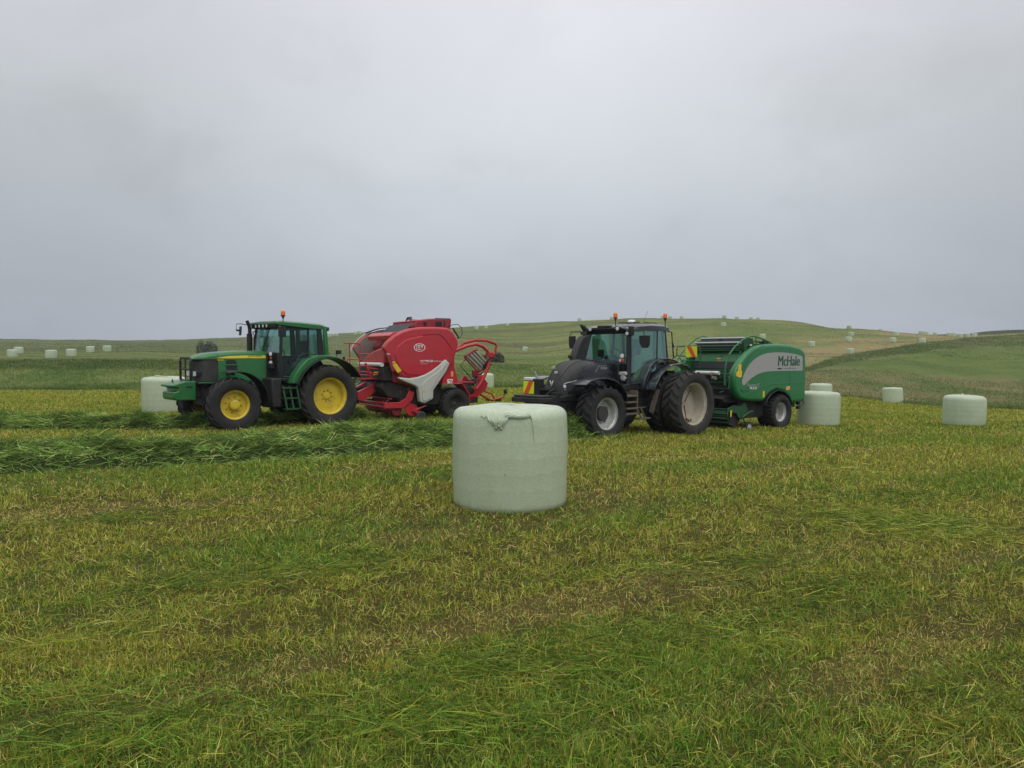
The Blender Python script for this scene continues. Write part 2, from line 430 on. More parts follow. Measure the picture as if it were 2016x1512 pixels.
def make_ground():
    d = [-60, -40, -25, -15, -9, -5, -2, 0, 1.2, 2.2]
    x = 3.0
    while x < 720: d.append(x); x *= 1.0115
    d = np.array(d); s = np.linspace(-1.35, 1.35, 560)
    D, S = np.meshgrid(d, s, indexing='ij'); X = S*np.maximum(D, 22.0-0*D); Y = D
    X = np.where(D < 22, S*22.0, S*D)
    x, y = X.ravel(), Y.ravel()
    V = np.stack([x, y, ground_z(x, y)], 1)
    nr, nc = D.shape; i = np.arange(nr*nc).reshape(nr, nc)
    q = np.stack([i[:-1, :-1], i[:-1, 1:], i[1:, 1:], i[1:, :-1]], -1).reshape(-1, 4)
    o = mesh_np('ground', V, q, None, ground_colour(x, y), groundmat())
    link(o); tag(o, 'mown silage field rising through rough grass to low green hills', None, None, 'structure')
make_ground()

# ------------------------------------------------------------------ grass
def grassmat():
    m, nt, out = newmat('grass blades'); L = nt.links
    at = N(nt, 'ShaderNodeVertexColor'); at.layer_name = 'tint'
    d = N(nt, 'ShaderNodeBsdfPrincipled'); d.inputs['Roughness'].default_value = .6; d.inputs['Specular IOR Level'].default_value = .12
    t = N(nt, 'ShaderNodeBsdfTranslucent'); mx = N(nt, 'ShaderNodeMixShader'); mx.inputs[0].default_value = .28
    L.new(at.outputs['Color'], d.inputs['Base Color']); L.new(at.outputs['Color'], t.inputs[0])
    L.new(d.outputs[0], mx.inputs[1]); L.new(t.outputs[0], mx.inputs[2]); L.new(mx.outputs[0], out.inputs[0]); return m
GM = grassmat()

def blades(name, P, ln, wd, az, tilt, bend, C, parent=None, tipk=1.25):
    n = len(P)
    t0 = np.stack([np.sin(tilt)*np.cos(az), np.sin(tilt)*np.sin(az), np.cos(tilt)], 1)
    t2 = tilt+bend; t1 = np.stack([np.sin(t2)*np.cos(az), np.sin(t2)*np.sin(az), np.cos(t2)], 1)
    r = rng.normal(size=(n, 3)); w = np.cross(t0, r); w /= np.linalg.norm(w, axis=1, keepdims=True)+1e-9
    w = w*wd[:, None]*.5
    mid = P+t0*(ln*.55)[:, None]; tip = mid+t1*(ln*.45)[:, None]
    V = np.stack([P-w, P+w, mid-w*.85, mid+w*.85, tip], 1).reshape(-1, 3)
    b = (np.arange(n)*5)[:, None]
    q = b+np.array([[0, 1, 3, 2]]); t = b+np.array([[2, 3, 4]])
    k = np.array([1.0, 1.0, 1.0, 1.0, tipk])[None, :, None]
    CC = (C[:, None, :]*k).reshape(-1, 3)
    o = mesh_np(name, V, q, t, CC, GM)
    return link(o, parent)

STRAW = np.array((.60, .52, .17)); OLIVE = np.array((.310, .305, .044)); YG = np.array((.41, .44, .056))
GREEN = np.array((.175, .300, .038)); DKG = np.array((.060, .13, .024)); BROWN = np.array((.36, .26, .065))

def sample_field(n, d0, d1, pw, wid=.74):
    """points in the wedge of field, density falling as distance**-pw"""
    e = 2-pw; r = rng.random(n)
    d = (d0**e+r*(d1**e-d0**e))**(1/e) if abs(e) > 1e-6 else d0*(d1/d0)**r
    x = (rng.random(n)*2-1)*(wid*d+2.2)
    k = d < field_edge(bearing(x, d))-.3
    return x[k], d[k]

def pick_colour(x, y, n):
    g, p, dr = field_noise(x, y)
    r = rng.random(n)
    gm = sstep(.44, .60, g*.75+p*.25); dm = sstep(.54, .70, dr)
    far = sstep(13, 40, y)
    pg = .12+.52*gm; ps = (.20+.35*dm)*(1-gm*.6)
    C = np.where((r < pg)[:, None], GREEN[None]*(1-.0*far)[:, None], np.where((r < pg+ps)[:, None], STRAW[None], np.where((r < pg+ps+.06+.18*dm)[:, None], BROWN[None], np.where((rng.random(n) < .5)[:, None], OLIVE[None], YG[None]))))
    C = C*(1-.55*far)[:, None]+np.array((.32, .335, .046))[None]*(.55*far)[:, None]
    C = C*(.34+1.22*rng.random((n, 1))**1.2)*(1+.08*rng.normal(size=(n, 3))).clip(.7, 1.4)
    return C, gm, dm

def make_stubble():
    x1, d1 = sample_field(250000, 2.2, 5.0, 0.2); x2, d2 = sample_field(860000, 5.0, 68, 1.85)
    x = np.concatenate([x1, x2]); y = np.concatenate([d1, d2])
    tuft = fbm(x/.16+11, y/.16+3, 2); big = fbm(x/.55+2, y/.55+31, 2)
    k = rng.random(len(x)) < np.maximum(.42+.58*sstep(.36, .58, tuft*.6+big*.4), sstep(8, 16, y)); x, y, tuft = x[k], y[k], tuft[k]; n = len(x)
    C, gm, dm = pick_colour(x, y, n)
    s = np.maximum(1, y/5.0)
    ln = (.028+.048*rng.random(n)**1.4+.030*gm*rng.random(n))*(1-.35*dm)*(.6+.8*tuft)*s**.38
    wd = (.0024+.0028*rng.random(n))*s**.93
    az = rng.random(n)*6.283; tilt = np.where(rng.random(n) < .55, np.abs(rng.normal(.35, .35, n)), rng.normal(1.15, .25, n)).clip(0, 1.5); ln = np.where(tilt > .8, ln*1.45, ln); bend = rng.normal(.12, .22, n)+gm*.25*rng.random(n)
    P = np.stack([x, y, ground_z(x, y)-.004], 1)
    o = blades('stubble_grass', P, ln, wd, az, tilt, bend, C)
    tag(o, 'short mown grass stubble, yellow green and brown, over the field', None, None, 'stuff')
make_stubble()

def make_litter():
    """cut stalks left lying: a thin scatter everywhere and thick mats in some places"""
    xs, ys, L, Z, A = [], [], [], [], []; nfoot = 0
    x, y = sample_field(60000, 2.4, 45, 1.35)
    g, p, dr = field_noise(x, y)
    k = rng.random(len(x)) < .3+.7*sstep(.5, .66, p*.6+dr*.4); x, y = x[k], y[k]
    xs.append(x); ys.append(y); L.append(.03+.10*rng.random(len(x))**2.2*1.5); Z.append(.012+.03*rng.random(len(x)))
    A.append(np.where(rng.random(len(x)) < .4, ANG+rng.normal(0, .6, len(x)), rng.random(len(x))*6.28))
    mats = [(-2.3, 4.05, .8, .30, 420, .0), (-1.9, 3.55, .5, .2, 260, .3), (-.3, 3.75, .8, .25, 520, .05), (.25, 4.35, .6, .25, 420, -.1),
            (-2.9, 4.9, 1.1, .35, 420, .5), (4.2, 8.6, .9, .8, 900, -.5), (4.6, 7.9, .9, .5, 500, -.3), (1.7, 5.0, .7, .5, 420, .4),
            (2.1, 3.6, .7, .4, 380, .8), (-1.6, 6.3, 1.0, .4, 300, .4)]
    green = [(4.3, 8.5, 1.0, .7, 1100, -.4), (2.2, 6.8, .8, .5, 700, .5), (.8, 5.0, .7, .35, 700, .3), (0, 4.45, .7, .28, 650, .1), (-.4, 3.9, .8, .26, 600, .0), (2.5, 5.9, .9, .45, 800, .6), (-1.7, 6.5, .9, .35, 600, .4), (-2.7, 6.1, .8, .35, 500, .5), (2.5, 4.0, .6, .4, 600, .9), (-2.2, 3.7, .7, .22, 500, .2), (5.2, 10.2, 1.2, .6, 700, .5), (-4.5, 8.6, 1.4, .4, 600, .5)]
    mats = green+mats+[(5.8, 12.7, .9, .5, 600, 1.2), (1.4, 6.4, 1.2, .5, 420, .2)]
    wet = [np.zeros(len(x), bool)]
    for q, (cx, cy, sx, sy, m, a) in enumerate(mats):
        wet.append(np.full(m, q < len(green)))
        s = rng.normal(0, .55, m)*sx; t = rng.normal(0, .5, m)*sy
        xs.append(cx+s*math.cos(a)-t*math.sin(a)); ys.append(cy+s*math.sin(a)+t*math.cos(a))
        L.append(.06+.22*rng.random(m)**1.6); Z.append(.015+.045*rng.random(m)); A.append(a+rng.normal(0, .75, m)+np.where(rng.random(m) < .5, math.pi, 0))
    for bx, by, br, m in ((-.03, 9.67, .73, 420), (10.12, 25.15, .70, 160), (14.98, 25.2, .64, 160), (-12.05, 26.4, .75, 120)):
        a = rng.random(m)*6.283; rr = br+.02+.16*rng.random(m)**2
        xs.append(bx+rr*np.cos(a)); ys.append(by+rr*np.sin(a)); wet.append(np.zeros(m, bool)); L.append(.05+.13*rng.random(m)**2); Z.append(np.full(m, -.004)); A.append(a+rng.normal(0, 1.2, m)); nfoot += m
    x, y, ln, z, az = map(np.concatenate, (xs, ys, L, Z, A)); n = len(x)
    r = rng.random(n)[:, None]; g, p, dr = field_noise(x, y); gg = sstep(.42, .6, g)[:, None]
    C = np.where(r < .34+.4*gg, GREEN[None]*1.1, np.where(r < .74+.2*gg, YG[None]*.9, np.where(r < .94, STRAW[None], BROWN[None])))*(.5+.85*rng.random((n, 1)))
    wet = np.concatenate(wet); q = rng.random(n)
    CG = np.where((q < .45)[:, None], np.array((.098, .175, .028))[None], np.where((q < .8)[:, None], np.array((.18, .285, .042))[None], YG[None]*.8))*(.4+.9*rng.random((n, 1)))
    C = np.where(wet[:, None], CG, C)
    wd = (.0024+.0028*rng.random(n))*np.maximum(1, y/5.5)**.85*np.where(wet, 1.25, 1)
    P = np.stack([x, y, ground_z(x, y)+z], 1)
    o = blades('cut_grass_litter', P, ln*np.maximum(1, y/7)**.3, wd, az, np.where(np.arange(n) < n-nfoot, rng.normal(1.5, .16, n).clip(1.0, 1.75), rng.random(n)*1.2), rng.normal(.05, .14, n), C, tipk=1.05)
    tag(o, 'loose cut grass stalks lying flat on the stubble', None, None, 'stuff')
make_litter()

def windrow(path, width, height, nb, label, seed):
    """a swath of cut grass: a mound with long stems lying over it"""
    P = [np.array(p, float) for p in path]
    seg = [np.linalg.norm(b-a) for a, b in zip(P[:-1], P[1:])]; cum = np.concatenate([[0], np.cumsum(seg)]); T = cum[-1]
    px = [p[0] for p in P]; py = [p[1] for p in P]
    def at(s): return np.interp(s, cum, px), np.interp(s, cum, py)
    def frame(s):
        x0, y0 = at(s-.4); x1, y1 = at(s+.4); a = np.arctan2(y1-y0, x1-x0); return a
    def hgt(s, t):
        w = width*(.42+.24*fbm(s/1.3+seed, s*0+3, 3)); lump = .40+1.25*fbm(s/.75+seed*2, t/.5+5, 4)
        return height*lump*np.clip(1-(t/w)**2, 0, 1)**.75*sstep(0, .8, s)*sstep(0, .8, T-s)
    ns = int(T/.16); nt_ = 25
    S, Tt = np.meshgrid(np.linspace(.05, T-.05, ns), np.linspace(-width*.75, width*.75, nt_), indexing='ij')
    s, t = S.ravel(), Tt.ravel(); cx, cy = at(s); a = frame(s)
    X = cx-np.sin(a)*t; Y = cy+np.cos(a)*t; Z = ground_z(X, Y)+hgt(s, t)*.9-.02
    i = np.arange(ns*nt_).reshape(ns, nt_)
    q = np.stack([i[:-1, :-1], i[1:, :-1], i[1:, 1:], i[:-1, 1:]], -1).reshape(-1, 4)
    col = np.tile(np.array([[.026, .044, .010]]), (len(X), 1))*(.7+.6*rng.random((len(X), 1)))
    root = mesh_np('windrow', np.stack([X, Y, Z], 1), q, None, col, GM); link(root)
    tag(root, label, 'windrow', 'windrows of cut grass')
    s = rng.random(nb)*T; t = np.clip(rng.normal(0, .33, nb), -.8, .8)*width; cx, cy = at(s); a = frame(s)
    X = cx-np.sin(a)*t; Y = cy+np.cos(a)*t; h = hgt(s, t); Z = ground_z(X, Y)+h*(.80+.3*rng.random(nb))+.01+.07*(fbm(s/.3+4, t/.3+seed, 2)-.5)
    cl = fbm(s/.35+seed, t/.3+seed, 2); cz = fbm(s/.28+seed*5, t/.22+9, 2)
    az = a+(cl-.5)*5.5+rng.normal(0, .5, nb)+np.where(rng.random(nb) < .5, math.pi, 0)
    ln = (.09+.30*rng.random(nb)**1.8); r = (rng.random((nb, 1))*.8+.2*sstep(.3, .7, cz)[:, None])
    C = np.where(r < .42, np.array((.085, .165, .030))[None], np.where(r < .70, np.array((.150, .235, .048))[None], np.where(r < .90, np.array((.28, .36, .10))[None], np.array((.46, .47, .19))[None])))
    C = C*(.45+1.2*rng.random((nb, 1)))*(.70+.95*sstep(.3, .7, cz))[:, None]
    wd = (.005+.006*rng.random(nb))*np.maximum(1, Y/14)**.6
    o = blades('stems', np.stack([X, Y, Z], 1), ln, wd, az, rng.normal(1.42, .28, nb).clip(.35, 1.8), rng.normal(.12, .25, nb), C, root, tipk=1.1)
    tag(o, kind='stuff')
windrow([(-16, 8.9), (-11.5, 11.25), (-9.0, 12.45), (-5.2, 14.2), (-1.2, 16.3), (.5, 18.3), (1.75, 20.0)], 1.85, .36, 100000,
        'thick dark green windrow of cut grass running across the front towards the black tractor', 3)
windrow([(-20, 18.2), (-15.5, 19.0), (-13.0, 19.35), (-10.6, 19.45), (-8.9, 19.7), (-7.2, 20.6), (-5.6, 22.0), (-4.2, 23.2)], 1.1, .28, 52000,
        'lower windrow of cut grass passing under the green tractor', 8)
def make_rough():
    """tall unmown grass beyond the mown edge, on the rough bank and in the boundary strip"""
    n = 190000
    u = rng.random(n)*3000-500; r = rng.random(n)
    e = field_edge(u); lo = np.interp(u, HED_U, HED_LO); hi = np.interp(u, HED_U, HED_HI)
    d = e+(rng.random(n)**1.15)*np.where(u < 780, 26, np.where(u < 1560, 46, 40))
    k2 = (u > 1560) & (r < .38); d = np.where(k2, lo+(hi-lo)*rng.random(n), d)
    k3 = (u < 900) & (r < .25); d = np.where(k3, 75+10*rng.random(n), d)
    k4 = r > .86; d = np.where(k4, e+rng.random(n)*1.2, d)
    x = (u-1008)/F*d
    h2 = fbm(x/4+9, d/9, 4); g = fbm(x/1.6, d/1.6+8, 3)
    right = sstep(1500, 1600, u)*(1-k2)
    C = lerp3((.105, .170, .036), (.180, .225, .062), sstep(.35, .65, h2))
    B = lerp3((.130, .175, .048), (.200, .190, .080), sstep(.36, .6, h2)); C = C*(1-right)[:, None]+B*right[:, None]
    kk = k2[:, None]; C = np.where(kk, lerp3((.125, .170, .050), (.195, .205, .088), sstep(.35, .65, h2)), C)
    C = np.where(k3[:, None], np.array((.075, .120, .032))[None], C)
    C = C*(.8+.4*rng.random((n, 1)))
    ln = (.14+.20*rng.random(n))*(.6+.8*g)*np.where(k2, 1.5, 1)*np.where(k4, 1.5, 1)
    ln = np.where((u > 1600) & (~k2), ln*.8, ln)
    wd = (.03+.035*rng.random(n))*d/75
    P = np.stack([x, d, ground_z(x, d)-.03], 1)
    o = blades('tall_grass', P, ln, wd, rng.random(n)*6.283, np.abs(rng.normal(.75, .45, n)), rng.normal(.3, .3, n), C, tipk=1.1)
    tag(o, 'tall unmown grass along the far edge of the field', None, None, 'stuff')
make_rough()

def make_hill_grass():
    """short tussocks that roughen the hill fields"""
    n = 110000
    u = rng.random(n)*2500-300; d = 110*(300/110)**rng.random(n)
    x = (u-1008)/F*d; c = ground_colour(x, d)
    P = np.stack([x, d, ground_z(x, d)-.05], 1); g = fbm(x/3, d/5, 3)
    k = rng.random(n) < sstep(.35, .65, g)+.15
    C = c*(.85+.45*rng.random((n, 1)))*1.2
    ln = (.10+.14*rng.random(n)); wd = (.10+.14*rng.random(n))*d/160
    o = blades('hill_grass', P[k], ln[k], wd[k], rng.random(k.sum())*6.283, np.abs(rng.normal(.95, .3, k.sum())), rng.normal(.2, .3, k.sum()), C[k], tipk=1.15)
    tag(o, 'tussocky short grass over the distant hill fields', None, None, 'stuff')
make_hill_grass()

# ------------------------------------------------------------------ wrapped bales
def filmmat():
    m, nt, out = newmat('pale green stretch film'); L = nt.links
    b = N(nt, 'ShaderNodeBsdfPrincipled'); b.inputs['Roughness'].default_value = .30; b.inputs['Specular IOR Level'].default_value = .5
    tc = N(nt, 'ShaderNodeTexCoord')
    mp = N(nt, 'ShaderNodeMapping'); mp.inputs['Scale'].default_value = (2.5, 2.5, 1.0); L.new(tc.outputs['Object'], mp.inputs['Vector'])
    n1 = N(nt, 'ShaderNodeTexNoise'); n1.inputs['Scale'].default_value = 2.2; n1.inputs['Detail'].default_value = 7; L.new(mp.outputs[0], n1.inputs['Vector'])
    n2 = N(nt, 'ShaderNodeTexNoise'); n2.inputs['Scale'].default_value = 34; n2.inputs['Detail'].default_value = 5; n2.inputs['Roughness'].default_value = .7; L.new(tc.outputs['Object'], n2.inputs['Vector'])
    # overlapping turns of film: faint level bands
    sx = N(nt, 'ShaderNodeSeparateXYZ'); L.new(tc.outputs['Object'], sx.inputs[0])
    ad = N(nt, 'ShaderNodeMath', operation='MULTIPLY_ADD'); ad.inputs[1].default_value = .16; L.new(n1.outputs['Fac'], ad.inputs[0]); L.new(sx.outputs['Z'], ad.inputs[2])
    fr = N(nt, 'ShaderNodeMath', operation='MULTIPLY'); fr.inputs[1].default_value = 5.2; L.new(ad.outputs[0], fr.inputs[0])
    f2 = N(nt, 'ShaderNodeMath', operation='FRACT'); L.new(fr.outputs[0], f2.inputs[0])
    cr = N(nt, 'ShaderNodeValToRGB'); e = cr.color_ramp.elements
    e[0].position = 0; e[0].color = (.86,.86,.86,1); e[1].position = 1; e[1].color = (.93,.93,.93,1); x = e.new(.06); x.color = (1,1,1,1)
    L.new(f2.outputs[0], cr.inputs[0])
    mx = N(nt, 'ShaderNodeMix', data_type='RGBA'); mx.inputs[6].default_value = (.42, .50, .335, 1); mx.inputs[7].default_value = (.525, .59, .44, 1)
    L.new(n1.outputs['Fac'], mx.inputs[0])
    mm = N(nt, 'ShaderNodeMix', data_type='RGBA', blend_type='MULTIPLY'); mm.inputs[0].default_value = 1; L.new(mx.outputs[2], mm.inputs[6]); L.new(cr.outputs[0], mm.inputs[7])
    sp = N(nt, 'ShaderNodeMapRange'); sp.inputs[1].default_value = .35; sp.inputs[2].default_value = .7; sp.inputs[3].default_value = .9; sp.inputs[4].default_value = 1.08; L.new(n2.outputs['Fac'], sp.inputs[0])
    vs = N(nt, 'ShaderNodeVectorMath', operation='SCALE'); L.new(mm.outputs[2], vs.inputs[0]); L.new(sp.outputs[0], vs.inputs['Scale'])
    vor = N(nt, 'ShaderNodeTexVoronoi'); vor.inputs['Scale'].default_value = 4.5; L.new(tc.outputs['Object'], vor.inputs['Vector'])
    lt = N(nt, 'ShaderNodeMath', operation='LESS_THAN'); lt.inputs[1].default_value = .035; L.new(vor.outputs['Distance'], lt.inputs[0])
    sf = N(nt, 'ShaderNodeMix', data_type='RGBA'); sf.inputs[7].default_value = (.08, .09, .04, 1); L.new(lt.outputs[0], sf.inputs[0]); L.new(vs.outputs[0], sf.inputs[6])
    L.new(sf.outputs[2], b.inputs['Base Color'])
    mp3 = N(nt, 'ShaderNodeMapping'); mp3.inputs['Scale'].default_value = (1, 1, 5); L.new(tc.outputs['Object'], mp3.inputs['Vector'])
    n3 = N(nt, 'ShaderNodeTexNoise'); n3.inputs['Scale'].default_value = 9; n3.inputs['Detail'].default_value = 8; n3.inputs['Roughness'].default_value = .65; L.new(mp3.outputs[0], n3.inputs['Vector'])
    su = N(nt, 'ShaderNodeMath', operation='ADD'); L.new(n3.outputs['Fac'], su.inputs[0])
    q = N(nt, 'ShaderNodeMath', operation='MULTIPLY'); q.inputs[1].default_value = .35; L.new(n2.outputs['Fac'], q.inputs[0]); L.new(q.outputs[0], su.inputs[1])
    bp = N(nt, 'ShaderNodeBump'); bp.inputs['Strength'].default_value = .2; bp.inputs['Distance'].default_value = .012; L.new(su.outputs[0], bp.inputs['Height'])
    L.new(bp.outputs[0], b.inputs['Normal']); L.new(b.outputs[0], out.inputs[0]); return m
M['film'] = filmmat()

def bale_mesh(R, H, n=64, seed=0, rr=.13, lean=0.0, bulge=.03):
    """a cylinder with soft shoulders, belly and slack, uneven film"""
    prof = [(0, 0.015), (R*.6, 0.0), (R-rr*1.1, 0.0)]
    for i in range(1, 6): a = math.pi/2*i/6; prof.append((R-rr*1.1+rr*math.sin(a)*1.1, rr*(1-math.cos(a))*.9))
    for i in range(0, 9): prof.append((R, rr*.9+(H-1.9*rr)*i/8))
    for i in range(1, 7): a = math.pi/2*i/6; prof.append((R-rr*(1-math.cos(a)), H-rr+rr*math.sin(a)))
    prof += [(R*.6, H+.018), (R*.3, H+.028), (0.001, H+.03)]
    V = []; Fc = []
    for j, (r, z) in enumerate(prof):
        for k in range(n):
            t = 2*math.pi*k/n
            nz = mnoise.noise(Vector((math.cos(t)*1.3, math.sin(t)*1.3, z*1.4+seed*3.7)))
            n2 = mnoise.noise(Vector((math.cos(t)*4, math.sin(t)*4, z*3+seed*1.3)))
            q = r*(1+.022*nz+.007*n2+bulge*math.sin(math.pi*min(1, max(0, z/H)))*.8)
            V.append((q*math.cos(t)+lean*z, q*math.sin(t), z+(.02*nz if z > H*.7 else 0)))
    for j in range(len(prof)-1):
        for k in range(n): Fc.append((j*n+k, j*n+(k+1) % n, (j+1)*n+(k+1) % n, (j+1)*n+k))
    me = bpy.data.meshes.new('wrapped_bale'); me.from_pydata(V, [], Fc)
    bm = bmesh.new(); bm.from_mesh(me); bmesh.ops.remove_doubles(bm, verts=bm.verts, dist=1e-4); bmesh.ops.recalc_face_normals(bm, faces=bm.faces); bm.to_mesh(me); bm.free()
    me.shade_smooth(); me.materials.append(M['film']); return me

BALE_GROUP = 'wrapped silage bales'
def put_bale(me, x, y, label, rot=0.0, tilt=0.0, tdir=0.0, sink=.03, scale=1.0):
    o = bpy.data.objects.new('wrapped_bale', me); link(o)
    o.rotation_euler = (tilt*math.cos(tdir), tilt*math.sin(tdir), rot); o.scale = (scale,)*3
    o.location = (x, y, float(ground_z(np.array([x]), np.array([y]))[0])-sink)
    tag(o, label, 'bale', BALE_GROUP); return o

# the bale in the foreground, with a gathered tail of film on its shoulder
BX, BY, BR, BH = -.03, 9.67, .715, 1.275
front = put_bale(bale_mesh(BR, BH, 96, 2, .125), BX, BY, 'big pale green wrapped bale alone in the foreground with a gathered film tail on top', 0, sink=.04)
def on_bale(ang, z, off):
    """point on the bale skin: angle from straight towards the camera, to the right positive"""
    r = BR*1.012
    if z > BH-.125: t = min(1, (z-(BH-.125))/.125); r = r-.125*(1-math.sqrt(max(0, 1-t*t)))
    r += off
    return Vector((r*math.sin(ang), -r*math.cos(ang), z))
def tail():
    """loose end of film: a pleated fan hanging from the shoulder, its foot bunched, and a rope of film running on to the right"""
    mb = MB(); R = random.Random(4)
    def sheet(fn, ni, nj, th):
        vs = []
        for side in (0, 1):
            for i in range(ni):
                for j in range(nj):
                    a, z, o = fn(i/(ni-1), j/(nj-1)); vs.append(on_bale(a, z, o+th*side))
        n = ni*nj; fs = []
        for i in range(ni-1):
            for j in range(nj-1):
                k = i*nj+j; fs.append((k, k+1, k+nj+1, k+nj)); fs.append((n+k, n+k+nj, n+k+nj+1, n+k+1))
        mb.add(vs, fs)
    def fan(u, v):                       # u across, v from the top edge down to the bunched foot
        a_top = -.40+.40*u; a_foot = -.235+.12*u
        t = v**.85; sag = .05*math.sin(math.pi*u)*(1-v)
        z_top = BH-.045-.025*math.sin(math.pi*u)-.02*u; z_foot = BH-.19-.035*math.sin(math.pi*u*.9)
        pleat = math.sin(u*46+2.2*math.sin(v*3))*.5+.5*math.sin(u*23+1+v*2)
        return a_top+(a_foot-a_top)*t+.006*math.sin(v*14+u*9), z_top+(z_foot-z_top)*t, .006+.016*math.sin(math.pi*min(1, v+.12))+.010*pleat*(.35+.65*v)
    sheet(fan, 90, 14, .003)
    def rope(u, v):
        a = -.07+.42*u; mid = BH-.045-.028*math.sin(math.pi*u)
        w = .030*(1-.45*math.sin(math.pi*u)); pleat = math.sin(v*17+3*math.sin(u*7))
        return a, mid+w*(.5-v)*2, .006+.012*math.sin(math.pi*v)+.007*pleat
    sheet(rope, 40, 16, .003)
    for k in range(7):                   # crumpled foot
        a0 = -.235+.018*k; pts = [on_bale(a0+.012*math.sin(i*1.9+k), BH-.185-.012*math.sin(k*1.3)-.010*i, .016+.006*math.sin(i*2.3+k*1.7)) for i in range(4)]
        mb.tube(pts, [.007, .010, .008, .004], 6)
    mb.tube([on_bale(.35+.10*(i/15)**.6, BH-.04-.62*i/15, .001) for i in range(16)], [.012, .009]+[.0035]*14, 6)
    mb.tube([on_bale(-.50+.10*i/5, BH-.075+.014*math.sin(i*1.4), .006) for i in range(6)], [.003, .009, .006, .006, .005, .004], 6)
    return mb.build('film_tail', M['film'], front, smooth=70)
tail()

BM = [bale_mesh(.725, 1.26, 64, 5, .14), bale_mesh(.725, 1.26, 56, 9, .12, .03), bale_mesh(.73, 1.26, 56, 14, .17, -.02, .045)]
b = put_bale(BM[0], -12.05, 26.4, 'pale bale half hidden behind the front weight of the green tractor')
mb = MB(); mb.tube([(-.35,-.30,1.26),(-.10,-.36,1.295),(.20,-.40,1.28),(.5,-.42,1.25)], [.006,.035,.02,.006], 8); mb.build('film_tail', M['film'], b, smooth=70)
put_bale(BM[1], 10.12, 25.15, 'large bale just behind the rear end of the green baler', .6, .02, 2.0, scale=.91)
b = put_bale(BM[2], 14.98, 25.2, 'large bale standing alone at the right of the field with a small twist on top', 1.2, .03, 1.0, scale=.84)
mb = MB()
for k in range(6): mb.tube([(.12,.02,1.26),(.16+.03*k,.05+.03*math.sin(k*2),1.30+.03*math.sin(k)),(.30+.02*k,.05*math.cos(k),1.26)], [.008,.014,.005], 6)
mb.build('film_tail', M['film'], b, smooth=70)
put_bale(BM[0], 19.9, 49.0, 'bale peeking out above the one behind the green baler', 2, .03, 1, scale=.92)
put_bale(BM[1], 26.05, 52.0, 'midfield bale standing between two larger bales on the right', 2.6, .04, .5, scale=.87)
put_bale(BM[2], -2.3, 66.0, 'bale behind the wrapping ring of the red baler', .4)
FM = [bale_mesh(.725, 1.2, 24, 3, .12), bale_mesh(.725, 1.2, 24, 6, .14, .04), bale_mesh(.725, 1.2, 24, 12, .12, -.03)]
# (u bearing, distance, label)
FAR = [
 (25, 95, 'left of the front two in the row of bales on the far left field', 0), (37.5, 112, 'bale tucked behind the leftmost one of the row on the far left field', 0),
 (101, 90, 'second bale from the left in the front row on the left field', 0), (141, 95, 'third bale from the left in the row on the left field', 0),
 (178.5, 116, 'fourth bale from the left in the row on the left field', 0), (212, 121, 'bale at the right end of the row on the left field', 0),
 (648.5, 262, 'leftmost tiny bale on the skyline right of the green tractor cab', 0), (656, 264, 'second tiny bale on the skyline right of the green tractor cab', 0), (663, 266, 'third tiny bale on the skyline right of the green tractor cab', 0),
 (700, 272, 'left one of two tiny skyline bales in front of the red baler', 0), (708, 274, 'right one of two tiny skyline bales in front of the red baler', 0),
 (938.5, 272, 'tiny skyline bale nearest the red baler on its right', 0), (957, 276, 'second tiny skyline bale to the right of the red baler', 0), (999, 279, 'low sunk bale on the skyline slope above the wrapping ring', 0),
 (1033, 198, 'lone tipped bale on the hillside left of the black tractor', .28),
 (1140.5, 284, 'skyline bale above the mirror of the black tractor', 0), (1204, 282, 'skyline bale beside the front beacon of the black tractor', 0),
 (1303.5, 273, 'skyline bale just left of the rear beacon of the black tractor', 0), (1318.5, 272, 'skyline bale just right of the rear beacon of the black tractor', 0),
 (1341, 272, 'half sunk skyline bale right of the rear beacon of the black tractor', 0),
 (1424.5, 258, 'skyline bale directly above another bale on the hill', 0), (1423.5, 209, 'bale on the hillside just under the crest bales', 0),
 (1449.5, 255, 'second of four bales in a line on the hilltop', 0), (1477.5, 253, 'third of four bales in a line on the hilltop', 0), (1491.5, 252, 'low last of the four bales in a line on the hilltop', 0),
 (1500.5, 177, 'bale showing over the top rail of the green baler', 0), (1597, 156, 'bale on the tan stubble just right of the green baler roof', 0),
 (1671, 213, 'leaning bale on the skyline at the right shoulder of the hill', .16), (1674.5, 178, 'upper of two close bales below the leaning skyline bale', 0), (1670, 160, 'lower of two close bales below the leaning skyline bale', 0),
 (1673.5, 139, 'nearest bale on the tan stubble beside the boundary strip', 0), (1732, 222, 'low bale just breaking the skyline on the right slope', 0),
 (1764, 185, 'dim bale behind another on the tan slope', 0), (1757, 155, 'bale on the tan slope left of the dip', 0),
 (1815, 149, 'bale standing against the boundary strip below the dip', 0), (1812, 218, 'leftmost bale of three in the dip of the skyline', 0),
 (1822, 208, 'middle bale of three in the dip of the skyline', 0), (1839.5, 206, 'right bale of three in the dip of the skyline', 0),
 (1867, 200, 'first of five bales lined up behind the boundary strip', 0), (1876, 196, 'second of five bales lined up behind the boundary strip', 0),
 (1889, 178, 'third of five bales lined up behind the boundary strip', 0), (1903, 178, 'fourth of five bales lined up behind the boundary strip', 0), (1917, 176, 'last and lowest of five bales lined up behind the boundary strip', 0),
]
for i, (u, d, lab, tl) in enumerate(FAR):
    a = (u-1008)/F; put_bale(FM[i % 3], a*d, d, lab, i*1.7, tl if tl else .03*math.sin(i*2.1), 1.2+i, .08, (.95+.05*math.sin(i*1.3))/math.sqrt(1+a*a))

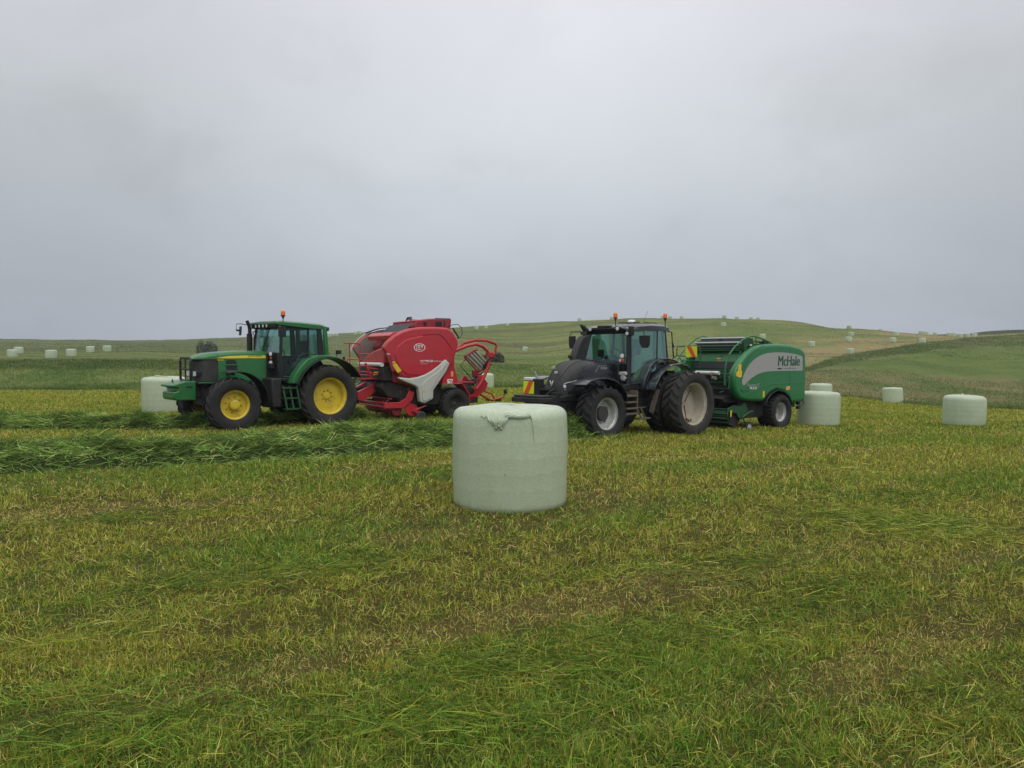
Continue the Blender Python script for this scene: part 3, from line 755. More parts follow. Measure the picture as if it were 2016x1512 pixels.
# shrubs on the rough ground; leaf colours lightened as if faded by haze
def leafmat():
    m, nt, out = newmat('shrub leaves'); L = nt.links
    at = N(nt, 'ShaderNodeVertexColor'); at.layer_name = 'tint'
    d = N(nt, 'ShaderNodeBsdfPrincipled'); d.inputs['Roughness'].default_value = .6; L.new(at.outputs['Color'], d.inputs['Base Color'])
    L.new(d.outputs[0], out.inputs[0]); return m
LEAF = leafmat(); BARK = surf('shrub bark', (.06, .045, .03), .9, var=.3, scale=20, bump=.5)
def shrub(name, u, d, w, h, label, col, cat='shrub'):
    x = (u-1008)/F*d; z = float(ground_z(np.array([x]), np.array([d]))[0])
    root = empty(name, (x, d, z-.05)); tag(root, label, cat, 'shrubs on the rough ground')
    n = 900; a = rng.random(n)*6.283; e = np.arccos(1-rng.random(n)*1.5); r = .45+.6*rng.random(n)**.5
    lump = .75+.5*fbm(np.cos(a)*2+u, np.sin(a)*2+e*1.3, 3)
    P = np.stack([w*.5*r*lump*np.sin(e)*np.cos(a), w*.5*r*lump*np.sin(e)*np.sin(a), h*.30+h*.66*np.clip(r*lump, 0, 1.1)*np.cos(e)], 1)
    P[:, 2] = np.maximum(P[:, 2], .05)
    s = w*.07*(.6+.8*rng.random(n)); d1 = rng.normal(size=(n, 3)); d1 /= np.linalg.norm(d1, axis=1, keepdims=True); d2 = np.cross(d1, rng.normal(size=(n, 3))); d2 /= np.linalg.norm(d2, axis=1, keepdims=True)
    V = np.stack([P-d1*s[:, None], P+d2*s[:, None]*.6, P+d1*s[:, None], P-d2*s[:, None]*.6], 1).reshape(-1, 3)
    C = np.repeat(np.array(col)[None]*(.6+.8*rng.random((n, 1))), 4, 0)
    link(mesh_np('crown', V, np.arange(n*4).reshape(n, 4), None, C, LEAF), root)
    mb = MB(); mb.tube([(0, 0, -.1), (.03*w, .02, h*.35), (.10*w, .05, h*.75)], [w*.05, w*.035, w*.012], 7)
    mb.tube([(.02*w, .02, h*.25), (-.12*w, .04, h*.5), (-.2*w, 0, h*.75)], [w*.03, w*.02, w*.008], 6)
    mb.build('trunk', BARK, root)
shrub('shrub', 396, 104, 1.1, 2.1, 'narrow upright dark shrub behind the bonnet of the green tractor', (.085, .115, .072))
shrub('shrub', 415, 104, 1.9, 2.0, 'round dark shrub beside the narrow one behind the green tractor bonnet', (.090, .120, .076))
shrub('shrub', 978, 120, 2.3, 1.7, 'dark shrub behind the top of the wrapping ring', (.060, .072, .036))
shrub('shrub', 945, 118, 2.8, 1.2, 'low spreading shrub seen through the wrapping ring', (.075, .092, .042))

# ------------------------------------------------------------------ machines
def tyre_mb(R, W, rr, sgn, lugs, sc, lug_h=.045, style='ag'):
    h = R-rr; mb = MB(sc)
    half = [(rr-.01, .38), (rr+.02, .43), (rr+.25*h, .515), (rr+.55*h, .535), (rr+.80*h, .50), (R-lug_h-.012, .44), (R-lug_h, .30)]
    prof = [(r, w*W) for r, w in half]+[(R-lug_h+.006, 0)]+[(r, -w*W) for r, w in reversed(half)]
    mb.lathe(prof, 48)
    for i in range(lugs):
        for side in (1, -1):
            t0 = 2*math.pi*(i+(.5 if side < 0 else 0))/lugs
            if style == 'ag': st = [(.03, 0, R), (.20, -.38, R), (.40, -.80, R-.012), (.50, -.95, R-.05), (.525, -1.0, R-.05-.22*h)]
            else: st = [(.04, 0, R), (.22, -.10, R), (.42, -.25, R-.012), (.50, -.3, R-.05), (.52, -.32, R-.05-.14*h)]
            pitch = 2*math.pi/lugs; hw = pitch*(.20 if style == 'ag' else .27); rings = []
            for j, (yy, da, r) in enumerate(st):
                a = t0+da*pitch*.9; rb = r-lug_h*1.5 if j < 3 else r-lug_h
                yb = yy if j < 3 else yy-.05
                q = []
                for aa, r2, y2 in ((a-hw*.8, r, yy), (a+hw*.8, r, yy), (a+hw, rb, yb), (a-hw, rb, yb)):
                    q.append((r2*math.cos(aa), side*y2*W, r2*math.sin(aa)))
                rings.append(q)
            mb.loft(rings)
    return mb

def wheel(parent, sc, c, R, W, rr, sgn, mats, lugs=19, dish=.2, hubr=.13, hub_out=0.0, bolts=8, boltr=.14, steer=0.0, style='ag', lug_h=.045, name='wheel', label=None):
    """c: hub centre in the mid plane of the tyre; sgn: outward side"""
    tyre, rim, hub = mats
    e = empty(name, tuple(x*sc for x in c), steer, parent)
    if label: e['label'] = label
    tyre_mb(R, W, rr, sgn, lugs, sc, lug_h, style).build('tyre', tyre, e, smooth=40)
    o = .43*W
    mb = MB(sc)
    prof = [(rr+.022, o+.004), (rr+.022, o-.012), (rr-.012, o-.022), (rr-.016, o-.06), (rr-.045, o-.085), (rr-.05, o-.14), (rr-.05, max(o-dish, -o))]
    d = o-dish
    prof += [(rr-.065, d-.004), (rr*.62, d+.02), (hubr*1.35, d+.012), (hubr*1.3, d+.0), (.0005, d)]
    back = [(rr+.02, -o), (rr-.03, -o+.05), (rr-.045, d-.03)]
    mb.lathe([(r, y*sgn) for r, y in prof], 48)
    mb.lathe([(r, y*sgn) for r, y in back], 48)
    mb.build('rim', rim, e, smooth=35)
    if hubr:
        mb = MB(sc); top = d+max(.03, hub_out)
        mb.lathe([(hubr, (d-.01)*sgn), (hubr, (top-.012)*sgn), (hubr-.015, top*sgn), (hubr*.55, (top+.004)*sgn), (.0005, (top+.004)*sgn)], 28)
        mb.build('hub', hub, e, smooth=35)
    if bolts:
        mb = MB(sc)
        for k in range(bolts):
            t = 2*math.pi*k/bolts+.2
            mb.cyl((boltr*math.cos(t), (d-.005)*sgn, boltr*math.sin(t)), (boltr*math.cos(t), (d+.035)*sgn, boltr*math.sin(t)), .016, 6)
        mb.build('bolts', M['rust'], e, smooth=0)['kind'] = 'stuff'
    return e

def lamp(parent, sc, c, r, d, mat, body='black', name='work_lamp', depth=.05):
    """a round lamp looking along d"""
    c = Vector(c); d = Vector(d).normalized()
    mb = MB(sc); mb.tube([c-d*depth, c-d*depth*.6, c], [r*.5, r*1.05, r*1.1], 14)
    o = mb.build(name, M[body], parent)
    mb = MB(sc); mb.tube([c-d*.004, c+d*.006, c+d*.012], [r*.95, r*.9, r*.35], 14); mb.build('lens', M[mat], o, smooth=60)
    return o

def beacon(parent, sc, x, y, z0, stalk, r=.06, h=.13):
    mb = MB(sc); mb.cyl((x, y, z0-.03), (x, y, z0+stalk), .013, 8); mb.cyl((x, y, z0+stalk-.05), (x, y, z0+stalk), .03, 10); mb.cyl((x, y, z0+stalk), (x, y, z0+stalk+.035), r*.95, 16)
    o = mb.build('beacon', M['black'], parent)
    z = z0+stalk+.035
    mb = MB(sc); mb.lathe([(r, z), (r, z+h*.55), (r*.93, z+h*.8), (r*.6, z+h*.97), (.001, z+h)], 18, (x, y, 0), 'z'); mb.build('lens', M['beacon'], o, smooth=60)
    return o

def arc(cx, cz, r, a0, a1, n=14):
    return [(cx+r*math.cos(math.radians(a0+(a1-a0)*i/n)), cz+r*math.sin(math.radians(a0+(a1-a0)*i/n))) for i in range(n+1)]

def rround(w, zb, zt, r=.12, n=5, crown=.02):
    """section of a bonnet: flat sides, rounded shoulders, slightly crowned top; list of (y,z)"""
    pts = [(-w, zb)]
    for i in range(n+1): a = math.pi-(math.pi/2)*i/n; pts.append((-w+r+r*math.cos(a), zt-crown-r+r*math.sin(a)))
    pts.append((0, zt))
    for i in range(n+1): a = math.pi/2-(math.pi/2)*i/n; pts.append((w-r+r*math.cos(a), zt-crown-r+r*math.sin(a)))
    pts.append((w, zb)); return pts

# ---------------- green tractor
def green_tractor():
    sc = 1.0
    T = empty('tractor', (-5.74, 21.704, -.062), math.radians(42.5+180))
    tag(T, 'green tractor with yellow wheels pulling the red baler', 'tractor')
    B = lambda: MB(sc)
    # running gear
    mb = B(); mb.box(-.45, 1.6, -.30, .30, .55, 1.20); mb.box(1.5, 3.15, -.26, .26, .62, 1.22); mb.box(2.5, 2.8, -.8, .8, .58, .80); mb.box(-.2, .2, -.8, .8, .62, .95)
    mb.box(1.35, 2.3, -.42, .42, .75, 1.35); mb.box(3.0, 3.45, -.2, .2, .85, 1.2); mb.cyl((2.65, .6, .66), (2.65, .85, .66), .2, 14); mb.cyl((2.65, -.6, .66), (2.65, -.85, .66), .2, 14)
    mb.box(-.2, 1.5, -.62, .62, .85, 1.25)
    mb.build('chassis', M['chassis'], T, .02)
    mb = B(); mb.box(-.85, -.4, -.35, -.27, .5, .62); mb.box(-.85, -.4, .27, .35, .5, .62); mb.box(-1.1, -.4, -.06, .06, .45, .55); mb.cyl((-.3, .3, 1.0), (-.75, .34, .62), .035); mb.cyl((-.3, -.3, 1.0), (-.75, -.34, .62), .035)
    for k in range(6): mb.tube([(-.42, .25-.1*k, 1.15), (-.6, .27-.1*k, 1.0+.05*(k % 2)), (-.8, .2-.08*k, .9), (-1.05, .1-.03*k, 1.05)], .016, 6)
    mb.build('hitch', M['black'], T, .008)
    Y = (M['rubber'], M['jyellow'], M['jyellow']); YD = (M['rubberd'], M['jyellow'], M['jyellow'])
    wheel(T, sc, (2.65, .94, .665), .69, .50, .372, 1, Y, 19, .20, .125, .17, 8, .20, math.radians(-3), name='front_wheel')
    wheel(T, sc, (2.65, -.94, .665), .69, .50, .372, -1, Y, 19, .20, .125, .17, 8, .20, math.radians(-3), name='front_wheel')
    wheel(T, sc, (0, .885, .79), .865, .60, .500, 1, YD, 22, .24, .10, .035, 8, .155, name='rear_wheel')
    wheel(T, sc, (0, -.885, .79), .865, .60, .500, -1, YD, 22, .24, .10, .035, 8, .155, name='rear_wheel')
    # bonnet
    rings = []
    for x, w, zt, zb, r in ((1.5, .43, 2.03, 1.24, .10), (2.0, .43, 2.035, 1.24, .10), (2.4, .425, 2.03, 1.24, .11), (2.8, .415, 2.0, 1.24, .12)):
        rings.append([(x, y, z) for y, z in rround(w, zb, zt, r)])
    mb = B(); mb.loft(rings); rings = []
    for x, w, zt, zb, r in ((2.8, .4145, 1.9995, 1.80, .12), (3.0, .41, 1.975, 1.80, .11), (3.18, .38, 1.925, 1.80, .09), (3.30, .32, 1.875, 1.80, .05), (3.38, .22, 1.835, 1.795, .02)):
        rings.append([(x, y, z) for y, z in rround(w, zb, zt, r, crown=.01)])
    mb.loft(rings); mb.build('bonnet', M['jgreen'], T, .012)
    mb = B(); pl = [(2.79, .395), (3.0, .395), (3.15, .36), (3.26, .27), (3.32, .14), (3.335, 0)]
    pl = pl+[(x, -y) for x, y in reversed(pl[:-1])]
    mb.prismz(pl, 1.22, 1.803); mb.build('grille', M['vmatt'], T, .02)
    for s in (1, -1):
        mb = B(); mb.prismx([(s*.12, 1.36), (s*.33, 1.37), (s*.345, 1.50), (s*.12, 1.52)], 3.16, 3.325)
        h = mb.build('headlight', M['black'], T, .01)
        mb = B(); mb.prismx([(s*.135, 1.375), (s*.315, 1.385), (s*.325, 1.49), (s*.135, 1.505)], 3.32, 3.335); mb.build('lens', M['lamp'], h, .006)
    mb = B(); mb.box(2.75, 3.28, -.42, .42, 1.19, 1.225); mb.build('bonnet_sill', M['jgreen'], T, .006)
    for s in (1, -1):
        y0, y1 = sorted((s*.42, s*.436))
        mb = B(); mb.prism([(2.60, 1.76), (2.55, 1.79), (2.38, 1.79), (2.32, 1.74), (2.30, 1.48), (2.58, 1.48)], y0, y1)
        v = mb.build('side_vent', M['black'], T, .004)
        mb = B(); mb.box(2.27, 2.63, *sorted((s*.435, s*.447)), 1.645, 1.675); mb.box(2.27, 2.62, *sorted((s*.435, s*.447)), 1.50, 1.52); mb.build('slat', M['jgreen'], v, .004)
        y0, y1 = sorted((s*.40, s*.4365))
        mb = B(); mb.prism([(2.86, 1.838), (2.54, 1.888), (2.04, 1.908), (1.53, 1.902), (1.53, 1.83), (2.04, 1.835), (2.55, 1.828)], y0, y1); mb.build('stripe', M['stripe'], T)
    lettering('JOHN DEERE', M['dgreen'], T, 2.02, .4365, 1.853, .38, ext=.002, fat=.01)
    lettering('6830', M['yellow'], T, 2.82, .4165, 1.765, .16, ext=.006, fat=.01)
    # bull bar
    mb = B(); x = 3.47
    mb.tube([(x, -.34, 1.27), (x, -.36, 1.34), (x, -.36, 1.76), (x, -.31, 1.84), (x, .31, 1.84), (x, .36, 1.76), (x, .36, 1.34), (x, .34, 1.27)], .032, 8, True)
    mb.tube([(x, -.36, 1.56), (x, .36, 1.56)], .024); mb.tube([(x, 0, 1.27), (x, 0, 1.84)], .02)
    for y in (-.34, .34): mb.tube([(x, y, 1.3), (3.2, y, 1.15)], .03)
    mb.box(3.15, 3.47, -.3, .3, 1.2, 1.26)
    mb.build('bull_bar', M['black'], T, .004)
    # front weight
    mb = B(); mb.prism([(3.37, .78), (3.86, .79), (3.90, .83), (3.905, 1.0), (3.80, 1.02), (3.80, 1.10), (3.94, 1.125), (3.95, 1.175), (3.62, 1.265), (3.37, 1.265)], -.43, .43)
    fw = mb.build('front_weight', M['jgreen'], T, .025)
    mb = B(); mb.box(3.45, 3.795, -.40, .40, 1.022, 1.098); mb.build('slot', M['black'], fw)
    mb = B(); mb.cyl((3.72, -.22, 1.2), (3.72, -.22, 1.30), .018, 8); mb.build('pin', M['black'], fw, .004); mb = B(); mb.box(3.45, 3.62, .425, .438, 1.10, 1.14); mb.build('grip_slot', M['black'], fw, .004)
    # fenders over the front wheels
    for s in (1, -1):
        mb = B(); mb.strip(arc(2.60, .69, .80, 74, 180, 12), *sorted((s*.70, s*1.20)), .02); mb.box(2.5, 2.6, *sorted((s*.3, s*.75)), 1.40, 1.46); mb.build('front_mudguard', M['black'], T, .006)
    # cab floor, tank, steps
    mb = B(); mb.box(.3, 1.40, -.85, .85, 1.22, 1.30); mb.box(1.30, 1.52, -.46, .46, 1.25, 1.97); mb.box(1.22, 1.50, -.78, -.4, 1.25, 1.62); mb.box(1.24, 1.36, .46, .80, 1.25, 1.98)
    mb.box(1.38, 1.50, .44, .66, 1.55, 1.70)
    mb.build('cowl', M['black'], T, .015)
    mb = B(); mb.box(1.34, 1.62, .30, .98, .53, 1.31); mb.box(1.62, 1.95, .3, .55, .62, 1.20); mb.build('fuel_tank', M['chassis'], T, .04)
    mb = B(); mb.box(1.88, 2.02, .70, .86, .50, .56); mb.build('step_bracket', M['steel'], T)
    mb = B()
    for x0, x1 in ((1.36, 1.27), (.97, .89)): mb.slab((x0, 1.0, 1.10), (x1, 1.06, .47), (x1-.05, 1.06, .47), (x0-.05, 1.0, 1.10), .03)
    mb.slab((1.17, 1.0, 1.10), (1.08, 1.06, .47), (1.03, 1.06, .47), (1.12, 1.0, 1.10), .02)
    for z, xa, xb in ((1.04, 1.35, .96), (.77, 1.31, .92), (.48, 1.27, .88)): mb.box(xb, xa, .84, 1.07, z-.018, z+.018)
    mb.build('steps', M['mdark'], T, .005)
    # cab frame
    def post(mb, a, b, w): mb.tube([a, b], w, 6)
    for s in (1, -1):
        mb = B(); post(mb, (1.30, s*.80, 1.30), (1.24, s*.77, 2.68), .045); mb.build('cab_post', M['black'], T, .004)
        mb = B(); post(mb, (.50, s*.82, 1.90), (.48, s*.80, 2.66), .036); mb.build('cab_post', M['black'], T, .004)
        mb = B(); mb.slab((.20, s*.82, 1.90), (.04, s*.80, 1.90), (.10, s*.78, 2.66), (.24, s*.80, 2.66), .04); mb.build('cab_post', M['black'], T, .004)
        mb = B(); mb.slab((.02, s*.84, 1.88), (-.10, s*.82, 1.88), (-.06, s*.79, 2.70), (.06, s*.81, 2.70), .06); mb.build('cab_corner', M['jgreen'], T, .015)
        mb = B(); mb.slab((1.28, s*.80, 1.32), (.52, s*.82, 1.32), (.50, s*.80, 2.64), (1.24, s*.77, 2.64), .012); mb.build('door_glass', M['glass'], T)
        mb = B(); mb.slab((.47, s*.82, 1.95), (.20, s*.82, 1.95), (.22, s*.80, 2.64), (.46, s*.80, 2.64), .012); mb.build('side_glass', M['glass'], T)
    mb = B(); mb.slab((1.30, -.76, 1.98), (1.30, .76, 1.98), (1.24, .74, 2.66), (1.24, -.74, 2.66), .012); mb.build('windscreen', M['glass'], T)
    mb = B(); mb.slab((-.06, -.74, 1.9), (-.06, .74, 1.9), (-.02, .72, 2.66), (-.02, -.72, 2.66), .012); mb.build('rear_glass', M['glass'], T)
    mb = B(); mb.tube([(1.33, .30, 2.66), (1.34, .10, 2.40), (1.35, -.10, 2.12)], .012, 6); mb.build('wiper', M['black'], T)
    # door frame details and inner lower door panel
    mb = B(); mb.tube([(.54, .83, 1.93), (.62, .83, 1.94), (.78, .83, 1.88), (.92, .83, 1.55), (1.0, .83, 1.33), (1.26, .83, 1.33)], .022, 6); mb.tube([(.52, .835, 1.95), (.75, .835, 1.96)], .014, 6)
    mb.box(1.02, 1.06, .82, .86, 1.68, 1.76); mb.build('door_frame', M['black'], T)
    # roof
    rings = []
    for x, w, zb, zt in ((-.08, .70, 2.66, 2.70), (-.05, .80, 2.63, 2.745), (.10, .86, 2.62, 2.775), (.7, .88, 2.66, 2.815), (1.25, .88, 2.71, 2.835), (1.42, .84, 2.735, 2.825), (1.47, .72, 2.755, 2.80)):
        rings.append([(x, -w, zb), (x, -w, zt-.05), (x, -w+.08, zt-.01), (x, 0, zt+.01), (x, w-.08, zt-.01), (x, w, zt-.05), (x, w, zb)])
    mb = B(); mb.loft(rings); mb.build('roof', M['jgreen'], T, .018)
    mb = B(); mb.prism([(1.20, 2.63), (1.43, 2.655), (1.45, 2.75), (.3, 2.68), (.0, 2.62), (.3, 2.62)], -.80, .80); mb.build('roof_lining', M['black'], T, .01)
    for y in (.34, .12, -.12, -.34, -.64): lamp(T, sc, (1.45, y, 2.70), .048, (1, 0, -.05), 'lamp', name='roof_lamp')
    lamp(T, sc, (-.14, .80, 2.63), .05, (-1, .15, -.2), 'lamp', name='rear_lamp', depth=.08)
    beacon(T, sc, 1.20, .80, 2.82, .12)
    # mirrors
    mb = B(); mb.box(1.27, 1.47, 1.06, 1.12, 2.39, 2.66); mb.tube([(1.36, .82, 2.70), (1.40, 1.0, 2.70), (1.38, 1.08, 2.62)], .014, 6); mb.build('mirror', M['black'], T, .02)
    mb = B(); mb.slab((1.60, -1.02, 2.47), (1.57, -1.20, 2.47), (1.55, -1.20, 2.72), (1.58, -1.02, 2.72), .03); mb.tube([(1.36, -.80, 2.73), (1.55, -1.10, 2.79), (1.63, -1.20, 2.79), (1.64, -1.20, 2.60)], .013, 6); mb.box(1.58, 1.64, -1.2, -1.08, 2.58, 2.63); mb.build('mirror', M['black'], T, .008)
    # exhaust beside the far front post
    mb = B(); mb.tube([(1.51, -.62, 1.3), (1.51, -.62, 2.50)], .075, 14); mb.tube([(1.50, -.62, 2.50), (1.50, -.62, 2.62), (1.53, -.62, 2.76), (1.58, -.62, 2.86)], [.05, .05, .05, .045], 12); mb.tube([(1.4, -.6, 2.05), (1.33, -.72, 2.45), (1.36, -.74, 2.55), (1.30, -.76, 2.58)], .014, 6)
    mb.build('exhaust', M['black'], T)
    # rear fenders: green shell, black extension
    for s in (1, -1):
        up = [(1.13, 1.16), (1.00, 1.42), (.87, 1.60), (.65, 1.81), (.34, 1.905), (.03, 1.915), (-.27, 1.86), (-.47, 1.76)]
        lo = [(-.47, 1.72), (-.22, 1.82), (.03, 1.845), (.30, 1.80), (.55, 1.67), (.76, 1.47), (.92, 1.22), (.96, 1.16)]
        mb = B(); mb.prism(up+lo, *sorted((s*.52, s*1.10))); mb.build('fender', M['jgreen'], T, .02)
        mb = B(); mb.strip(arc(.0, .80, 1.045, 152, 18, 18), *sorted((s*.60, s*1.22)), .025); mb.prism([(-.5, 1.2), (.0, 1.8), (.6, 1.6), (.95, 1.15), (.5, 1.0)], *sorted((s*.50, s*.53))); mb.build('fender_extension', M['black'], T, .006)
        lamp(T, sc, (-.54, s*.98, 1.83), .045, (-1, .35*s, 0), 'redlens', name='tail_lamp', depth=.07)
        mb = B(); mb.tube([(-.30, s*.9, 1.84), (-.36, s*.9, 1.96)], .012, 6); mb.box(-.45, -.33, s*.9-.06, s*.9+.06, 1.94, 2.05); mb.build('work_lamp', M['black'], T, .01)
    lamp(T, sc, (1.47, .60, 1.945), .06, (1, .35, 0), 'lamp', name='side_lamp'); lamp(T, sc, (1.46, .60, 1.83), .04, (1, .35, 0), 'redlens', name='indicator'); lamp(T, sc, (1.47, .60, 1.705), .065, (1, .35, 0), 'lamp', name='side_lamp')
    # inside
    mb = B(); mb.box(.25, .75, -.26, .26, 1.55, 1.72); mb.prism([(.25, 1.7), (.12, 2.30), (.22, 2.32), (.38, 1.72)], -.25, .25); mb.box(.35, .7, .28, .38, 1.85, 1.92); mb.box(.3, .6, -.2, .2, 1.28, 1.56); mb.build('seat', M['seat'], T, .04)
    mb = B(); mb.prism([(1.02, 1.3), (1.22, 1.3), (1.22, 1.95), (1.06, 2.0), (.98, 1.9)], -.18, .18); mb.box(.1, .9, -.78, -.4, 1.3, 1.9); mb.box(.95, 1.02, -.6, -.48, 1.9, 2.2)
    mb.tube([(.90+.18*math.sin(a)*.35, .2*math.cos(a), 2.0+.2*math.sin(a)*.8) for a in [k*math.pi/9 for k in range(18)]], .014, 6, True); mb.tube([(1.05, 0, 1.9), (.90, 0, 2.0)], .03, 6)
    mb.build('console', M['black'], T, .01)
    return T
green_tractor()

# ---------------- red baler with its wrapping ring
def red_baler():
    sc = 1.0
    T = empty('baler', (-2.335, 24.064, -.083), math.radians(32+180)); B = lambda: MB(sc)
    tag(T, 'red round baler with a grey side panel and a wrapping ring behind', 'baler')
    PAN = [(2.38, 2.14), (2.25, 2.32), (2.01, 2.51), (1.77, 2.635), (1.48, 2.72), (1.16, 2.755), (.68, 2.765), (.27, 2.75), (.09, 2.62), (-.07, 2.37), (-.08, 2.25), (.01, 1.99), (.12, 1.66), (.40, 1.28), (1.29, 1.24), (1.54, 1.25), (1.83, 1.32), (1.97, 1.45), (2.16, 1.79), (2.28, 1.99)]
    mb = B(); mb.prism(PAN, 1.06, 1.25); p = mb.build('side_panel', M['red'], T, .07, 4)
    # bulged field of the panel, bounded by the pressed crease
    inner = [(2.02, 1.95), (1.93, 2.18), (1.66, 2.38), (1.12, 2.50), (.59, 2.53), (.41, 2.40), (.16, 2.10), (.20, 1.85), (.45, 1.45), (1.2, 1.34), (1.6, 1.36), (1.82, 1.5), (1.95, 1.75)]
    mb = B(); mb.prism(inner, 1.24, 1.277); mb.build('panel_field', M['red'], p, .028, 3)
    mb = B(); mb.strip([(1.12, 2.505), (.85, 2.535), (.59, 2.54), (.50, 2.49), (.41, 2.405), (.16, 2.10)], 1.248, 1.283, .02); mb.build('crease', M['darkred'], p)
    mb = B(); mb.prism([(x, z) for x, z in PAN], -1.25, -1.16); p2 = mb.build('side_panel', M['red'], T, .04, 3)
    mb = B(); mb.prism([(x*.985, z-.02) for x, z in PAN], -1.158, -1.14); mb.build('panel_liner', M['liner'], p2, .004)
    mb = B(); mb.strip([(2.41, 2.05), (2.395, 2.15), (2.31, 2.28), (2.15, 2.44), (1.92, 2.60)], -1.26, -1.20, .015); mb.build('panel_edge', M['grey'], p2)
    mb = B(); mb.strip([(1.92, 2.615), (1.72, 2.69), (1.50, 2.755), (1.18, 2.79)], -1.27, -1.10, .03); mb.build('panel_seal', M['black'], p2)
    # badge
    mb = B(); mb.lathe([(.14, 1.276), (.14, 1.282), (.124, 1.282), (.124, 1.276)], 40, (1.235, 0, 2.155)); 
    for i, v in enumerate(mb.v): mb.v[i] = (1.235+(v[0]-1.235)*1.30, v[1], 2.155+(v[2]-2.155)*.86)
    bd = mb.build('badge', M['white'], p)
    lettering('LELY', M['white'], p, 1.345, 1.277, 2.085, .22, ext=.005, fat=.006, height=.13)
    mb = B(); mb.box(1.12, 1.365, 1.2765, 1.281, 2.222, 2.234); mb.build('badge_bar', M['white'], p)
    lettering('LELY WELGER', M['white'], p, 1.215, 1.277, 1.722, .43, ext=.003, fat=.014, height=.065)
    lettering('RPC 445 Tornado', M['white'], p, .76, 1.277, 1.732, .27, ext=.003, fat=.008, height=.036)
    lettering('www.lely.com', M['white'], p, 1.215, 1.277, 1.665, .24, ext=.003, height=.022)
    mb = B(); mb.slab((2.30, 1.262, 2.0), (2.16, 1.262, 2.0), (1.97, 1.262, 1.5), (2.10, 1.262, 1.46), .004); mb.build('panel_front_face', M['darkred'], p)
    lettering('901', M['white'], p, 2.255, 1.268, 1.93, .10, ext=.003, fat=.015)
    mb = B(); mb.slab((2.09, 1.27, 1.66), (1.97, 1.27, 1.70), (1.80, 1.27, 1.48), (1.93, 1.27, 1.42), .006); mb.slab((2.10, 1.27, 1.73), (2.03, 1.27, 1.76), (1.99, 1.27, 1.715), (2.07, 1.27, 1.69), .006); mb.build('warning_sticker', M['yellow'], p)
    # pale grey lower arm of the panel
    G = [(.40, 1.815), (.25, 1.69), (.35, 1.46), (.79, .89), (.80, .64), (1.07, .50), (1.24, .56), (1.29, .97), (1.38, 1.03), (1.87, 1.22), (1.91, 1.30), (1.56, 1.255), (1.31, 1.285), (1.08, 1.36), (.86, 1.47), (.62, 1.63)]
    mb = B(); mb.prism(G, 1.10, 1.30); g = mb.build('lower_arm', M['grey'], T, .05, 3)
    mb = B(); mb.prism([(1.19, 1.05), (1.01, 1.23), (.60, 1.48), (.40, 1.74), (.34, 1.68), (.88, .93), (.90, .66), (1.07, .57), (1.16, .60)], 1.29, 1.318); mb.build('arm_facet', M['grey'], g, .02)
    mb = B(); mb.cyl((1.12, 1.31, .90), (1.12, 1.325, .90), .035, 14); mb.build('reflector', M['yellow'], g)
    # bale chamber and rear side
    mb = B(); mb.prism([(2.0, 1.15), (2.05, 1.7), (1.62, 1.75), (1.75, 2.2), (1.4, 2.62), (.2, 2.7), (.0, 2.3), (.05, 1.6), (.35, 1.05), (1.2, .95)], -1.10, 1.06); mb.build('bale_chamber', M['darkred'], T, .04)
    mb = B(); mb.box(.35, 1.75, -1.0, .98, .42, 1.15); mb.box(-.25, .5, -.62, .62, .36, .62); mb.prism([(1.7, .62), (1.7, 1.2), (2.2, 1.2), (2.35, .98), (2.1, .70)], -.95, .95); mb.build('feed_chamber', M['chassis'], T, .04)
    mb = B(); mb.prism([(.42, 1.34), (.03, 1.98), (.02, 1.54), (-.10, 1.17), (-.06, 1.06), (.45, 1.06)], .86, 1.17); mb.build('rear_side_plate', M['red'], T, .02)
    mb = B(); mb.box(.12, .30, 1.175, 1.235, 1.07, 1.205); s = mb.build('number_plate', M['white'], T, .008)
    mb = B(); mb.box(.15, .27, 1.234, 1.239, 1.165, 1.185); mb.box(.17, .23, 1.234, 1.239, 1.11, 1.135); mb.box(.13, .15, 1.234, 1.239, 1.10, 1.15); mb.build('plate_marks', M['black'], s)
    mb = B(); mb.box(.075, .155, 1.17, 1.18, 1.28, 1.44); mb.build('reflector', M['amber'], T, .003)
    # top box
    mb = B(); mb.prism([(.0, 2.66), (-.04, 3.02), (.60, 3.03), (1.14, 2.965), (1.22, 2.76), (1.1, 2.66)], -.88, .86); tb = mb.build('top_box', M['darkred'], T, .03)
    mb = B(); mb.prism([(.63, 3.035), (1.16, 2.97), (1.18, 2.94), (.66, 3.0)], -.84, .82); mb.build('top_lid', M['red'], tb, .008)
    mb = B(); mb.box(-.03, .58, -.86, -.80, 3.02, 3.07); mb.box(-.02, .5, .78, .84, 3.02, 3.05); mb.cyl((.86, .87, 2.88), (.86, .9, 2.88), .055, 14); mb.box(.3, .5, .86, .875, 2.8, 2.95); mb.box(.2, .22, .86, .88, 2.7, 3.0); mb.build('box_trim', M['black'], tb, .006)
    mb = B(); mb.tube([(1.02, -.15, 2.98), (.98, -.12, 3.08), (.98, .14, 3.08), (1.02, .18, 2.98)], .03, 8); mb.tube([(.9, -.12, 3.0), (.98, -.12, 3.08)], .02, 6); mb.build('lifting_eye', M['black'], tb, .004)
    mb = B()
    for k in range(5): mb.slab((1.28, -.86+.345*k, 2.86), (1.28, -.53+.345*k, 2.86), (1.66, -.53+.345*k, 2.50), (1.66, -.86+.345*k, 2.50), .015)
    mb.build('rubber_curtain', M['belt'], T, .004)
    mb = B(); mb.prism([(2.05, 2.38), (2.10, 2.50), (1.95, 2.60), (1.70, 2.62), (1.70, 2.38)], -.66, 1.05); mb.build('cross_beam', M['red'], T, .015)
